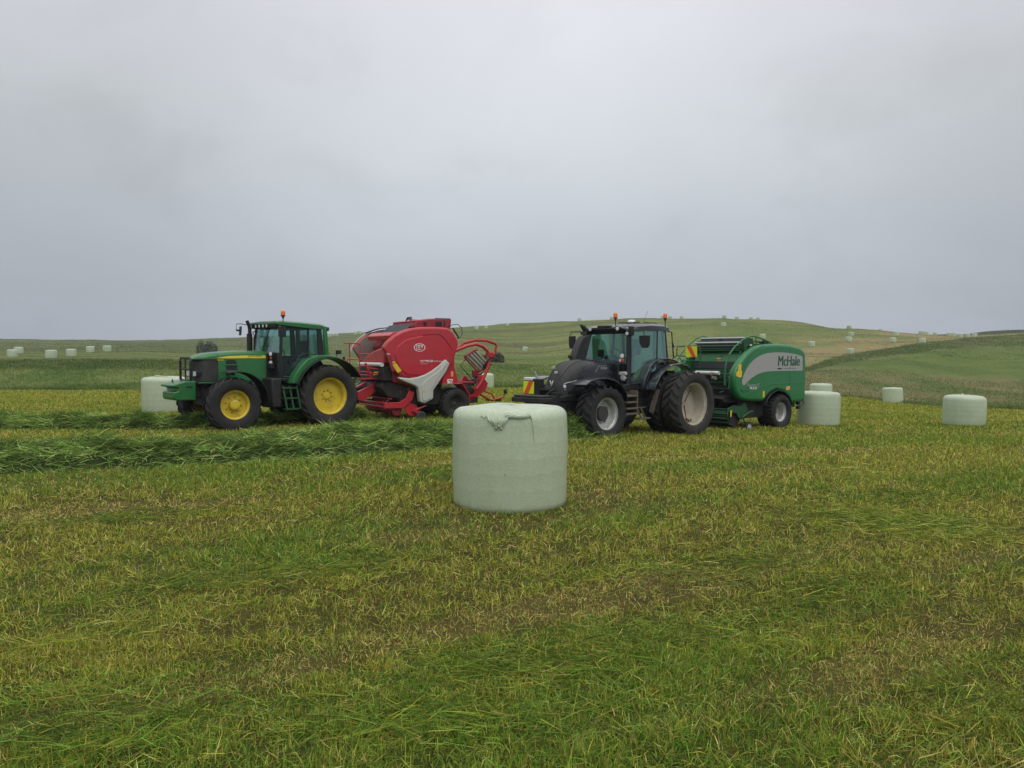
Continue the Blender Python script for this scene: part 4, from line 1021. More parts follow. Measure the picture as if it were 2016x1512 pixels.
    mb = B(); mb.prismx([(-.72, 1.70), (-.66, 1.80), (-.30, 1.93), (.12, 2.04), (.60, 2.12), (1.05, 2.16), (1.05, 1.70)], 1.75, 2.25); mb.build('front_hood', M['red'], T, .05, 3)
    mb = B(); mb.cyl((2.32, -.70, 1.655), (2.32, 1.06, 1.655), .062, 18); mb.build('net_roll', M['whiteroll'], T)
    mb = B(); mb.box(1.6, 2.3, -.9, 1.05, 1.18, 1.58); mb.build('front_frame', M['chassis'], T, .03)
    # platform and rails in front
    mb = B(); t = .020
    mb.tube([(3.15, .5, 2.28), (2.85, .5, 2.275), (2.78, .5, 2.25), (2.76, .5, 2.17), (2.80, .5, 1.45), (2.74, .5, 1.25)], t); mb.tube([(3.15, .2, 2.28), (2.98, .2, 2.275), (2.96, .2, 1.3)], t*.9)
    mb.tube([(3.14, .45, 1.82), (2.78, .5, 1.80), (2.70, .5, 1.80)], t*.8); mb.tube([(3.14, .45, 1.82), (3.13, .45, 1.65)], t*.8)
    for z in (1.98, 1.62, 1.46, 1.36): mb.tube([(2.80, .5, z), (2.46, .55, z-.02)], t*.8)
    mb.tube([(2.62, .52, 1.70), (2.44, .58, 1.24)], .035); mb.box(2.30, 2.76, .2, .6, 1.22, 1.26); mb.tube([(2.60, .5, 1.56), (2.2, .8, 1.52), (1.95, 1.0, 1.50)], t*.9); mb.tube([(2.60, .5, 1.42), (2.2, .8, 1.38), (1.95, 1.0, 1.36)], t*.9); mb.tube([(2.2, .8, 1.55), (2.1, .85, 1.36), (1.98, .95, 1.36)], t*.8)
    mb.build('platform_rail', M['red'], T, .004)
    mb = B(); mb.slab((2.40, .64, 1.44), (2.24, .76, 1.46), (2.22, .78, 1.38), (2.42, .62, 1.34), .01); mb.build('warning_sticker', M['yellow'], T)
    # drawbar
    for s in (.38, -.38):
        mb = B(); mb.prism([(1.74, 1.33), (1.88, 1.02), (2.28, .85), (2.62, .60), (2.82, .61), (2.82, .86), (2.46, 1.03), (1.86, 1.34)], s-.06, s+.06); mb.build('drawbar', M['red'], T, .012)
    mb = B(); mb.prismz([(2.78, .42), (2.78, -.42), (3.05, -.10), (3.12, 0), (3.05, .10)], .52, .64); mb.cyl((3.08, 0, .45), (3.08, 0, .70), .06, 10); mb.cyl((2.3, 0, 1.0), (3.4, 0, .78), .05, 10)
    for k in range(5): mb.tube([(2.5, .25-.1*k, 1.35), (2.8, .3-.12*k, 1.15+.06*(k % 2)), (3.1, .2-.08*k, 1.0), (3.35, .1, 1.05)], .016, 6)
    mb.build('hitch', M['chassis'], T, .008)
    # pick-up
    mb = B(); mb.tube([(2.22, -1.12, .53), (2.22, 1.12, .53)], .034); mb.tube([(2.27, -1.12, .43), (2.27, 1.12, .43)], .026); mb.tube([(2.05, -1.1, .66), (2.05, 1.1, .66)], .022)
    for k in range(9): mb.tube([(2.05, -.96+.24*k, .66), (2.22, -.96+.24*k, .53), (2.27, -.96+.24*k, .43)], .011, 5)
    for s in (1, -1):
        mb.prism([(2.28, .56), (2.28, .40), (1.70, .38), (1.40, .62), (1.34, .84), (1.50, .90), (1.60, .68), (1.80, .56)], s*1.1-.03, s*1.1+.03)
        mb.prism([(1.72, .42), (1.50, .16), (1.30, .12), (1.12, .28), (1.25, .45), (1.5, .55)], s*1.06-.02, s*1.06+.02)
        mb.tube([(1.42, s*1.12, .27), (.98, s*1.14, .43)], .032); mb.slab((1.42, s*1.13, .30), (1.18, s*1.13, .13), (1.12, s*1.13, .19), (1.36, s*1.13, .38), .03)
        mb.tube([(1.45, s*.9, 1.0), (1.46, s*1.05, .85)], .04)
    mb.tube([(1.75, 1.05, .86), (1.75, .2, .90), (1.8, .0, .98)], .014, 6)
    mb.build('pickup', M['red'], T, .006)
    mb = B(); mb.cyl((1.85, -1.02, .34), (1.85, 1.02, .34), .17, 18)
    for k in range(24):
        for a in range(5):
            t = a*1.2566+k*.21; y = -.98+k*.0852
            mb.tube([(1.85+.16*math.cos(t), y, .34+.16*math.sin(t)), (1.85+.29*math.cos(t-.3), y, .34+.29*math.sin(t-.3))], .006, 4)
    mb.build('pickup_reel', M['darkred'], T, 0)
    for s in (1, -1):
        mb = B(); mb.lathe([(.13, s*(-.04)), (.15, s*(-.03)), (.15, s*.03), (.13, s*.045), (.08, s*.04), (.001, s*.03)], 24, (1.16, s*1.20, .125)); mb.build('gauge_wheel', M['hub'], T)
    # carrying wheels
    for s in (1, -1):
        wheel(T, sc, (0, s*1.0, .45), .485, .50, .225, s, (M['rubberd'], M['hub'], M['hub']), 26, .12, .07, .04, 6, .11, style='block', lug_h=.025, name='wheel')
        mb = B(); mb.strip([(-.42, .50), (-.405, .74), (-.18, 1.055), (.48, 1.055)], *sorted((s*.72, s*1.28)), -.03); mb.build('mudguard', M['red'], T, .008)
        mb = B(); mb.tube([(-.0, s*.6, .47), (0, s*.8, .47)], .09, 10); mb.build('axle_stub', M['chassis'], T)
    # hose loop and pale strut at the rear
    mb = B(); mb.tube([(.08, .85, 2.80), (-.06, .9, 2.86), (-.20, .95, 2.87), (-.30, 1.0, 2.78), (-.31, 1.05, 2.6), (-.22, 1.1, 2.48), (-.10, 1.12, 2.42)], .012, 6); mb.tube([(.05, 1.1, 2.75), (-.15, 1.12, 2.45)], .025, 6); mb.build('hose', M['black'], T)
    mb = B(); mb.tube([(.02, 1.1, 1.72), (.12, 1.12, 1.55)], .025, 8); mb.build('strut', M['steel'], T)
    # wrapping ring and its table
    mb = B(); ny = .85
    mb.tube([(-.05, ny, 2.0), (-.24, ny, 2.09), (-.57, ny, 2.21), (-.90, ny, 2.27), (-1.14, ny, 2.20), (-1.34, ny, 2.03), (-1.42, ny, 1.86), (-1.35, ny, 1.61), (-1.20, ny, 1.27), (-1.04, ny, 1.02), (-.9, ny, .85)], .055, 8)
    mb.box(-1.48, -1.30, ny-.12, ny+.10, 1.86, 2.02); mb.box(-1.2, -1.02, ny-.14, ny+.02, 1.12, 1.30)
    mb.build('wrapping_ring', M['red'], T, .01)
    mb = B(); mb.tube([(-.40, .3, 2.05), (-.60, .3, 2.18), (-.75, .3, 2.31), (-1.19, .3, 2.41), (-1.59, .3, 2.40), (-1.90, .3, 2.31), (-1.98, .3, 2.25), (-1.91, .3, 2.03), (-1.85, .3, 1.90)], .048, 8)
    mb.tube([(-1.85, .3, 1.98), (-1.62, .6, 1.96), (-1.42, .85, 1.95)], .06, 8); mb.build('guard_bar', M['orange'], T, .006)
    mb = B()
    a = Vector((-1.02, .02, 1.90)); d = Vector((-.50, 0, -.45)); off = Vector((-.11, 0, .055))
    for k in range(4): mb.tube([a+off*k*.95, a+off*k*.95+d], .048 if k != 1 else .058, 14)
    mb.build('film_stretcher', M['filmroll'], T)
    mb = B()
    for q in (0, 1):
        c = a+d*(q*1.06-.03); mb.tube([c+off*-.6, c+off*3.6], .05, 6)
    mb.tube([a+off*-.8+d*.0, a+off*-.9+d*1.0, (-1.42, .2, 1.22)], .03, 6); mb.box(-1.42, -1.24, -.05, .12, 1.20, 1.44); mb.tube([(-1.72, .05, 1.66), (-1.55, .5, 1.75), (-1.38, .85, 1.78)], .05, 8)
    mb.build('stretcher_frame', M['darkred'], T, .008)
    mb = B(); mb.tube([(-.98, .0, 1.78), (-.79, .0, 1.60), (-1.26, .0, 1.10), (-1.2, .1, 1.05)], .014, 6); mb.build('film_guide', M['black'], T)
    for s in (1, -1):
        mb = B(); mb.prism([(-.80, .76), (-1.03, .95), (-1.20, 1.26), (-1.33, 1.20), (-1.48, 1.03), (-1.40, .82), (-1.13, .62), (-.95, .52), (-.55, .52), (-.5, .7)], s*.55-.05, s*.55+.05); mb.build('table_arm', M['red'], T, .012)
    mb = B(); mb.tube([(-.20, .55, 1.08), (-1.06, .55, 1.06)], .045, 8); mb.tube([(-.20, -.55, 1.08), (-1.06, -.55, 1.06)], .045, 8); mb.tube([(-1.3, -.6, 1.1), (-1.3, .6, 1.1)], .05, 8); mb.build('link_bar', M['darkred'], T)
    mb = B()
    for k in range(5): mb.tube([(-.15, .75-.1*k, 1.15), (-.45, .7-.1*k, .98+.05*(k % 2)), (-.75, .62-.05*k, .95), (-1.05, .6-.04*k, 1.12+.06*(k % 3)), (-1.22, .75, 1.40), (-1.34, .82, 1.75)], .014, 5)
    mb.tube([(-.30, .35, .70), (-1.0, .35, .98)], .04, 8); mb.tube([(-.75, .35, .88), (-1.15, .35, 1.04)], .02, 8); mb.tube([(-.30, -.35, .70), (-1.0, -.35, .98)], .04, 8)
    mb.box(-1.36, -1.22, .70, .80, 1.50, 1.64); mb.box(-1.02, -.9, .42, .52, .96, 1.08)
    mb.build('hydraulic_hoses', M['black'], T, .004)
    mb = B()
    for x in (-.55, -.85): mb.cyl((x, -.6, .80), (x, .6, .80), .13, 16)
    mb.box(-1.1, -.3, -.6, .6, .42, .62); mb.build('table_roller', M['chassis'], T, .01)
    mb = B(); mb.tube([(-1.40, .1, .78), (-1.55, .0, .63), (-1.89, 0, .46), (-2.09, 0, .45), (-2.42, 0, .54)], .038, 8); mb.tube([(-1.55, .1, .90), (-1.68, 0, .75), (-1.95, 0, .66), (-2.02, 0, .58), (-2.09, 0, .44)], .03, 8); mb.tube([(-1.89, -.3, .45), (-1.89, .3, .45)], .035, 8); mb.tube([(-1.40, .2, 1.0), (-1.6, .1, .8)], .07, 8)
    mb.build('tail_fork', M['orange'], T, .004)
    mb = B(); mb.tube([(-2.42, 0, .54), (-2.50, 0, .68)], .016, 6); mb.ball((-2.49, 0, .72), .085, 12, .75, .5, 1.1); mb.box(-2.3, -2.1, -.06, .06, .40, .47); mb.build('tail_lamp', M['black'], T)
    return T
red_baler()

# ---------------- black tractor with twin rear wheels
def black_tractor():
    sc = .945
    T = empty('tractor', (3.662, 21.546, -.284), math.radians(41.2+180)); B = lambda: MB(sc)
    tag(T, 'black tractor with silver wheels and twin rear tyres pulling the green baler', 'tractor')
    mb = B(); mb.box(-.45, 1.9, -.33, .33, .55, 1.35); mb.box(1.8, 3.15, -.30, .30, .62, 1.25); mb.box(2.62, 2.94, -.85, .85, .56, .84); mb.box(-.2, .2, -1.5, 1.5, .72, 1.05)
    mb.prism([(3.0, .70), (3.55, .62), (3.72, .72), (4.05, 1.00), (4.08, 1.15), (3.1, 1.22)], -.36, .36)
    mb.prism([(3.05, 1.22), (3.70, 1.18), (4.08, 1.14), (4.02, 1.05), (3.3, 1.02), (3.05, 1.05)], .34, .42); mb.prism([(3.05, 1.22), (3.70, 1.18), (4.08, 1.14), (4.02, 1.05), (3.3, 1.02), (3.05, 1.05)], -.42, -.34)
    mb.box(.4, 2.0, -.75, .75, .72, 1.30); mb.cyl((2.78, .6, .7), (2.78, .9, .7), .22, 14); mb.cyl((2.78, -.6, .7), (2.78, -.9, .7), .22, 14)
    mb.build('chassis', M['chassis'], T, .02)
    mb = B(); mb.box(-1.2, -.4, -.07, .07, .48, .60); mb.box(-.9, -.4, -.4, -.3, .55, .68); mb.box(-.9, -.4, .3, .4, .55, .68)
    for k in range(5): mb.tube([(-.42, .3-.12*k, 1.3), (-.7, .3-.12*k, 1.15), (-1.0, .2-.1*k, .95), (-1.4, .1-.04*k, 1.1)], .016, 6)
    mb.build('hitch', M['black'], T, .008)
    S = (M['rubber'], M['silver'], M['hub'])
    wheel(T, sc, (2.78, .90, .705), .75, .55, .43, 1, S, 19, .24, .20, .10, 8, .26, 0, name='front_wheel', lug_h=.055)
    wheel(T, sc, (2.78, -.90, .705), .75, .55, .43, -1, S, 19, .24, .20, .10, 8, .26, 0, name='front_wheel', lug_h=.055)
    for s in (1, -1):
        wheel(T, sc, (0, s*1.02, .885), .93, .52, .60, s, (M['rubber'], M['silver'], M['hub']), 22, .2, .15, .05, 8, .2, name='rear_wheel', lug_h=.06)
        w = wheel(T, sc, (0, s*1.70, .885), .93, .52, .60, s, (M['rubberd'], M['beige'], M['beige']), 22, .42, 0, 0, 0, .1, name='twin_wheel', lug_h=.06)
        mb = B()
        for k, a in enumerate((0.2, 2.3, 4.4)):
            mb.tube([(.50*math.cos(a), s*-.18, .50*math.sin(a)), (.05*math.cos(a), s*-.16, .05*math.sin(a))], .012, 6)
        mb.build('clamp_rods', M['rust'], w)
        mb = B(); R = random.Random(3)
        for k in range(9): mb.tube([(-.12+.05*k, s*(.02+.02*R.random()), -.50+.03*R.random()), (-.08+.05*k+.06*R.random(), s*(.0+.06*R.random()), -.46+.06*R.random()), (-.04+.05*k, s*.04, -.52)], .012, 5)
        mb.build('clamp_chain', M['rust'], w)
    # bonnet: rear part glossy, front part a perforated shell; the joint runs down and forward
    st = [(1.55, .47, 1.45, 2.13, .20), (2.0, .47, 1.42, 2.185, .21), (2.4, .47, 1.30, 2.16, .22), (2.75, .465, 1.20, 2.145, .24), (3.0, .45, 1.17, 2.12, .26), (3.2, .435, 1.15, 2.065, .27), (3.36, .41, 1.14, 1.985, .27), (3.5, .375, 1.14, 1.87, .25), (3.60, .335, 1.15, 1.74, .21), (3.67, .29, 1.17, 1.60, .17), (3.715, .23, 1.21, 1.46, .10), (3.73, .15, 1.27, 1.38, .04)]
    rings = []
    for x, w, zb, zt, r in st:
        R2 = rround(w, zb, zt, r, 6, .03); m = []
        # insert more points on the flat sides so that the joint can slant
        z1 = R2[1][1]; left = [(-w, zb+(z1-zb)*i/6) for i in range(6)]; right = [(w, z1+(zb-z1)*i/6) for i in range(1, 7)]
        rings.append([(x, y, z) for y, z in left+R2[1:-1]+right])
    full = MB(sc); full.loft(rings)
    fr = MB(sc); re = MB(sc); fr.v = list(full.v); re.v = list(full.v)
    for f in full.f:
        c = [sum(full.v[i][k] for i in f)/len(f) for k in range(3)]
        (fr if c[0] > 2.86+max(0, (2.03-c[2]))*.78 else re).f.append(f)
    def prune(mb):
        used = sorted({i for f in mb.f for i in f}); mp = {i: k for k, i in enumerate(used)}
        mb.v = [mb.v[i] for i in used]; mb.f = [tuple(mp[i] for i in f) for f in mb.f]
    prune(fr); prune(re)
    re.build('bonnet', M['vblack'], T, 0, smooth=50); fr.build('grille', M['vmatt'], T, 0, smooth=60)
    mb = B(); mb.tube([(2.88, .47, 2.02), (3.0, .462, 1.88), (3.12, .452, 1.72), (3.28, .43, 1.50), (3.42, .402, 1.32), (3.46, .39, 1.18)], .010, 6); mb.mirror(); mb.build('bonnet_joint', M['black'], T)
    mb = B(); mb.tube([(3.66, .17, 1.60), (3.60, .20, 1.715), (3.5, .215, 1.845), (3.36, .225, 1.955), (3.2, .235, 2.035), (3.0, .245, 2.088), (2.75, .255, 2.112), (2.4, .26, 2.127), (2.0, .265, 2.152), (1.6, .27, 2.10)], .011, 6); mb.mirror(); mb.build('bonnet_ridge', M['vblack'], T)
    mb = B()
    for k in range(5): mb.tube([(3.02-.05*k+.30, .437+.002*k, 1.36-.03*k), (2.98-.05*k, .456+.002*k, 1.40-.03*k)], .008, 5)
    for k in range(4): mb.tube([(2.15, .4785, 1.60-.045*k), (1.72, .4785, 1.64-.045*k)], .008, 5)
    mb.mirror(); mb.build('side_vent', M['vmatt'], T)
    mb = B(); mb.tube([(1.62, .475, 1.80), (2.2, .478, 1.74), (2.6, .472, 1.62), (2.85, .468, 1.58)], .009, 6); mb.tube([(1.7, .473, 2.02), (2.1, .476, 2.0), (2.5, .474, 1.94), (2.8, .462, 1.84)], .007, 6); mb.mirror(); mb.build('bonnet_crease', M['black'], T)
    for s in (1, -1):
        mb = B(); mb.tube([(3.66, s*.245, 1.31), (3.655, s*.27, 1.43), (3.60, s*.33, 1.50), (3.50, s*.385, 1.535), (3.36, s*.42, 1.55)], .011, 6); mb.tube([(3.34, s*.425, 1.565), (3.22, s*.442, 1.58)], .012, 6); mb.tube([(3.66, s*.25, 1.31), (3.60, s*.325, 1.335), (3.55, s*.36, 1.36)], .010, 6)
        h = mb.build('headlight_trim', M['silver'], T)
        lamp(T, sc, (3.60, s*.345, 1.43), .05, (1, .45*s, 0), 'lamp', name='headlight')
    lettering('V', M['silver'], T, 3.735, -.075, 1.42, .14, 'front', .02, .02, sc=sc, height=.16)
    mb = B()
    for y, z in ((.05, 1.80), (-.12, 1.93)): mb.box(3.50 if z > 1.85 else 3.58, 3.60 if z > 1.85 else 3.68, y-.018, y+.018, z-.04, z+.03)
    mb.build('grille_clips', M['silver'], T, .01)
    lettering('T254', M['silver'], T, 2.34, .474, 1.87, .26, ext=.003, shear=.25, sc=sc, height=.065)
    mb = B(); mb.tube([(2.55, .477, 1.78), (2.42, .477, 1.96), (2.10, .477, 1.98)], .006, 5); mb.build('bonnet_line', M['decal'], T)
    # front mudguards
    for s in (1, -1):
        y0, y1 = sorted((s*.66, s*1.18))
        mb = B(); mb.strip([(3.66, 1.47), (3.45, 1.57), (3.20, 1.625), (2.89, 1.635), (2.54, 1.57), (2.26, 1.44), (2.08, 1.22), (2.02, 1.0)], y0, y1, .035)
        mb.box(2.7, 2.9, *sorted((s*.35, s*.7)), 1.42, 1.50); g = mb.build('front_mudguard', M['vblack'], T, .012)
        mb = B(); mb.strip([(3.40, 1.602), (3.20, 1.638), (2.95, 1.648)], y0+.12, y1-.12, .012); mb.build('mudguard_plate', M['black'], g, .004)
    # front linkage, weight, sign
    mb = B(); mb.prismz([(4.30, -.62), (4.62, -.62), (4.72, -.5), (4.72, .5), (4.62, .62), (4.30, .62)], 1.04, 1.16); mb.prismz([(4.22, -.55), (4.60, -.55), (4.66, -.45), (4.66, .45), (4.60, .55), (4.22, .55)], 1.16, 1.22); mb.box(3.95, 4.35, -.40, .42, .95, 1.19)
    mb.build('front_weight', M['chassis'], T, .015)
    mb = B(); mb.box(3.82, 3.98, -.42, -.22, 1.05, 1.62); mb.box(3.82, 3.98, .22, .42, .85, 1.28); mb.tube([(3.95, -.3, 1.55), (3.75, -.25, 1.3), (3.7, -.3, 1.1)], .05, 8); mb.tube([(4.0, 0, 1.12), (3.9, .1, 1.3), (3.75, .1, 1.35)], .035, 8); mb.tube([(3.9, .25, 1.18), (4.02, .3, .95), (3.98, .32, .72)], .045, 8)
    for k in range(4): mb.tube([(3.85, -.2+.06*k, 1.2), (3.98, -.2+.1*k, 1.34), (3.8, -.15+.08*k, 1.45)], .018, 6)
    mb.build('front_linkage', M['black'], T, .01)
    mb = B(); mb.box(3.90, 3.97, -.85, -.43, 1.20, 1.62); hb = mb.build('sign_box', M['black'], T, .01)
    sy0, sy1, sz0, sz1 = -.86, -.44, 1.215, 1.555
    mb = B(); mb.box(3.975, 3.982, sy0, sy1, sz0, sz1); sg = mb.build('warning_sign', M['hivis'], T, .002)
    mb = B(); mb.prismx([(sy0+.02, sz0), (sy0+.20, sz0), (sy1-.02, sz1), (sy1-.20, sz1)], 3.981, 3.985); mb.build('sign_stripe', M['hired'], sg)
    mb = B(); mb.box(3.86, 3.99, -.85, -.50, 1.57, 1.66); mb.build('position_lamp', M['lamp'], T, .02)
    mb = B(); mb.tube([(3.85, -.42, 1.62), (3.90, -.50, 1.82)], .025, 8); mb.build('linkage_pin', M['steel'], T)
    # cab
    def P4(mb, a, b, w, d=.05):
        (x0, y0, z0), (x1, y1, z1) = a, b; q = 1 if y0 > 0 else -1
        mb.loft([[(x0-w, y0, z0), (x0+w, y0-q*.02, z0), (x0+w*.8, y0-q*d*2, z0), (x0-w, y0-q*d, z0)], [(x1-w, y1, z1), (x1+w, y1-q*.02, z1), (x1+w*.8, y1-q*d*2, z1), (x1-w, y1-q*d, z1)]])
    for s in (1, -1):
        mb = B(); P4(mb, (1.57, s*.84, 1.42), (1.46, s*.80, 2.95), .085); mb.build('cab_post', M['black'], T, .01)
        mb = B(); P4(mb, (.38, s*.86, 2.05), (.33, s*.83, 2.97), .055); mb.build('cab_post', M['black'], T, .006)
        mb = B(); P4(mb, (-.14, s*.84, 2.10), (-.06, s*.80, 2.98), .06); mb.build('cab_post', M['black'], T, .006)
        mb = B(); mb.slab((1.50, s*.83, 1.50), (.42, s*.86, 1.50), (.36, s*.83, 2.95), (1.42, s*.80, 2.95)); mb.build('door_glass', M['glass'], T)
        mb = B(); mb.slab((.34, s*.86, 2.05), (-.10, s*.84, 2.05), (-.04, s*.81, 2.95), (.30, s*.83, 2.95)); mb.build('side_glass', M['glass'], T)
        mb = B(); mb.tube([(.42, s*.865, 2.05), (.62, s*.865, 1.98), (.90, s*.865, 1.72), (1.06, s*.865, 1.48), (1.50, s*.85, 1.46)], .025, 6); mb.box(.25, .40, *sorted((s*.86, s*.90)), 2.13, 2.17); mb.build('door_frame', M['black'], T)
    mb = B(); mb.slab((1.62, -.78, 2.02), (1.62, .78, 2.02), (1.50, .74, 2.96), (1.50, -.74, 2.96)); mb.build('windscreen', M['glass'], T)
    mb = B(); mb.slab((-.16, -.78, 2.1), (-.16, .78, 2.1), (-.08, .74, 2.96), (-.08, -.74, 2.96)); mb.build('rear_glass', M['glass'], T)
    rings = []
    for x, w, zb, zt in ((-.30, .70, 2.99, 3.07), (-.24, .82, 2.96, 3.13), (.1, .90, 2.95, 3.165), (.7, .92, 2.95, 3.17), (1.2, .90, 2.96, 3.135), (1.55, .84, 2.97, 3.085), (1.66, .74, 2.99, 3.05)):
        rings.append([(x, -w, zb), (x, -w, zt-.08), (x, -w+.12, zt-.012), (x, 0, zt), (x, w-.12, zt-.012), (x, w, zt-.08), (x, w, zb)])
    mb = B(); mb.loft(rings); mb.build('roof', M['vblack'], T, .02)
    mb = B(); mb.tube([(.5, -.5, 3.17), (.45, -.5, 3.23), (.2, -.5, 3.235), (-.1, -.45, 3.22)], .014, 6); mb.tube([(.55, .5, 3.15), (.50, .5, 3.20), (.0, .5, 3.20), (-.2, .45, 3.13)], .014, 6); mb.box(.35, .5, -.55, .55, 3.165, 3.19); mb.build('roof_rail', M['black'], T)
    mb = B(); mb.prism([(1.45, 2.86), (1.60, 2.88), (1.68, 3.0), (1.50, 3.0)], -.72, .72); mb.box(1.52, 1.70, -.24, .20, 3.03, 3.10); mb.build('front_visor', M['black'], T, .01)
    for s in (1, -1):
        mb = B(); mb.box(1.44, 1.56, *sorted((s*.66, s*.92)), 2.80, 3.06); c = mb.build('lamp_cluster', M['black'], T, .02)
        for z in (2.86, 2.99): lamp(c, sc, (1.575, s*.76, z), .055, (1, .1*s, 0), 'lamp')
    lamp(T, sc, (1.70, .52, 3.0), .06, (1, 0, 0), 'lamp'); lamp(T, sc, (1.70, -.52, 3.0), .06, (1, 0, 0), 'lamp')
    beacon(T, sc, 1.30, .10, 3.10, .20, .062, .14); beacon(T, sc, -.03, .84, 3.08, .22, .062, .14)
    mb = B(); mb.lathe([(.001, 3.30), (.08, 3.29), (.115, 3.265), (.12, 3.24), (.12, 3.22)], 22, (.47, 0, 0), 'z'); g = mb.build('receiver_dome', M['white'], T, 0, smooth=60)
    mb = B(); mb.lathe([(.125, 3.22), (.13, 3.18), (.14, 3.16)], 22, (.47, 0, 0), 'z'); mb.tube([(.5, -.32, 3.18), (.5, -.32, 3.22), (.5, .32, 3.22), (.5, .32, 3.18)], .016, 6); mb.build('receiver_bracket', M['black'], T)
    mb = B(); mb.tube([(.15, .15, 3.16), (-.10, .15, 3.58)], .005, 5); mb.build('aerial', M['black'], T)
    # mirrors, handles, side lamps
    mb = B(); mb.prismx([(1.02, 2.80), (1.36, 2.80), (1.35, 2.56), (1.28, 2.46), (1.12, 2.46), (1.03, 2.60)], 1.30, 1.37); mb.tube([(1.42, .84, 2.93), (1.40, 1.2, 2.93), (1.36, 1.2, 2.78)], .014, 6); mb.build('mirror', M['black'], T, .02)
    mb = B(); mb.prismx([(-1.38, 2.82), (-1.16, 2.82), (-1.16, 2.60), (-1.22, 2.45), (-1.34, 2.45), (-1.38, 2.6)], 1.62, 1.70); mb.tube([(1.50, -.82, 2.90), (1.60, -1.0, 2.95), (1.66, -1.32, 2.94), (1.67, -1.34, 2.78)], .018, 6); mb.box(1.45, 1.60, -1.0, -.78, 2.86, 2.95); mb.build('mirror', M['black'], T, .015)
    mb = B(); mb.tube([(1.60, -.84, 2.88), (1.66, -.95, 2.80), (1.74, -.98, 2.2), (1.70, -.95, 1.9)], .016, 6); mb.build('grab_handle', M['black'], T)
    mb = B(); mb.tube([(-.12, .86, 2.95), (-.26, .90, 2.93), (-.30, .90, 2.60), (-.36, .90, 2.18), (-.30, .88, 2.12)], .02, 6); mb.build('rear_guard', M['black'], T)
    lamp(T, sc, (-.42, .88, 2.54), .055, (-.5, .8, 0), 'lamp'); lamp(T, sc, (1.80, .78, 2.24), .065, (1, .2, 0), 'lamp', name='side_lamp'); lamp(T, sc, (1.80, .80, 2.11), .055, (1, .3, 0), 'redlens', name='indicator')
    lamp(T, sc, (1.80, .72, 2.11), .045, (1, .2, 0), 'lamp', name='side_lamp')
    mb = B(); mb.tube([(1.60, .80, 2.2), (1.76, .72, 2.2), (1.76, .74, 2.1)], .02, 6); mb.tube([(1.64, .72, 1.55), (1.66, .72, 2.0)], .02, 6); mb.build('lamp_bracket', M['black'], T)
    mb = B(); mb.box(1.66, 1.74, .60, .86, 1.70, 1.80); mb.box(1.66, 1.74, .68, .80, 1.55, 1.70); mb.box(1.64, 1.72, .62, .82, 1.60, 1.66); mb.build('coupling_block', M['silver'], T, .02)
    # exhaust cover and stack on the far side
    mb = B(); mb.prism([(2.36, 2.08), (2.33, 2.22), (2.23, 2.45), (2.12, 2.64), (1.98, 2.80), (1.62, 2.86), (1.66, 2.70), (1.75, 2.45), (1.84, 2.2), (1.90, 2.05)], -.74, -.50); mb.build('exhaust_cover', M['vmatt'], T, .05, 3)
    mb = B(); mb.tube([(1.80, -.62, 2.80), (1.78, -.62, 2.92), (1.80, -.62, 3.0), (1.88, -.62, 3.07), (2.00, -.62, 3.13)], [.085, .085, .08, .07, .02], 12); mb.build('exhaust', M['black'], T)
    mb = B(); mb.ball((2.42, -.62, 2.22), .06); mb.build('side_lamp', M['black'], T)
    # cab base, steps, rear mudguards
    mb = B(); mb.prism([(.55, 1.28), (2.02, 1.28), (2.05, 1.34), (1.66, 1.46), (.95, 1.47), (.5, 2.0), (.3, 2.0)], -.84, .84); mb.box(1.55, 1.75, -.6, .6, 1.4, 2.02); mb.build('cab_base', M['black'], T, .02)
    mb = B()
    for k, z in enumerate((1.14, .97, .80)): mb.box(1.53, 1.96-.0*k, .74, 1.12, z-.03, z+.02)
    mb.box(1.50, 1.99, .70, .78, .66, 1.27); mb.box(1.48, 1.53, .74, 1.10, .62, 1.28); mb.box(1.50, 1.99, .76, 1.12, .62, .68)
    mb.build('steps', M['mudstep'], T, .012)
    mb = B(); mb.tube([(1.44, 1.0, .80), (1.30, 1.06, .52)], .03, 6); mb.tube([(1.26, 1.0, .80), (1.14, 1.06, .52)], .03, 6); mb.box(.98, 1.46, .95, 1.14, .47, .52); mb.tube([(1.6, .95, .78), (1.0, .98, .80)], .02, 6); mb.build('lower_step', M['mudstep'], T, .008)
    mb = B(); mb.box(.55, 1.5, .35, .80, .60, 1.25); mb.build('tank', M['chassis'], T, .05)
    for s in (1, -1):
        out = [(1.12, 1.28), (1.05, 1.52), (.86, 1.86), (.66, 2.02), (.45, 2.10), (.04, 2.13), (-.30, 2.08), (-.62, 1.95)]
        mb = B(); mb.strip(out, *sorted((s*.50, s*1.0)), .05); mb.prism(out+[(-.5, 1.7), (0, 1.85), (.5, 1.6), (.85, 1.2)], *sorted((s*.48, s*.52))); f = mb.build('mudguard', M['vblack'], T, .02)
        mb = B(); mb.strip([(1.05, 1.28), (1.0, 1.42), (.80, 1.67), (.56, 1.84), (.23, 1.955), (-.11, 1.985), (-.41, 1.93), (-.62, 1.82)], *sorted((s*1.003, s*1.36)), .04); mb.build('mudguard_extension', M['vblack'], f, .014)
        mb = B(); mb.strip([(1.10, 1.34), (.99, 1.55), (.83, 1.80), (.62, 1.96), (.38, 2.04), (.1, 2.065)], *sorted((s*.985, s*1.03)), .03); mb.build('mudguard_rib', M['black'], f, .006)
        mb = B(); mb.slab((.86, s*1.18, 1.30), (.86, s*1.34, 1.30), (.98, s*1.22, .62), (.98, s*1.06, .68), .03); mb.build('mud_flap', M['mudstep'], T, .01)
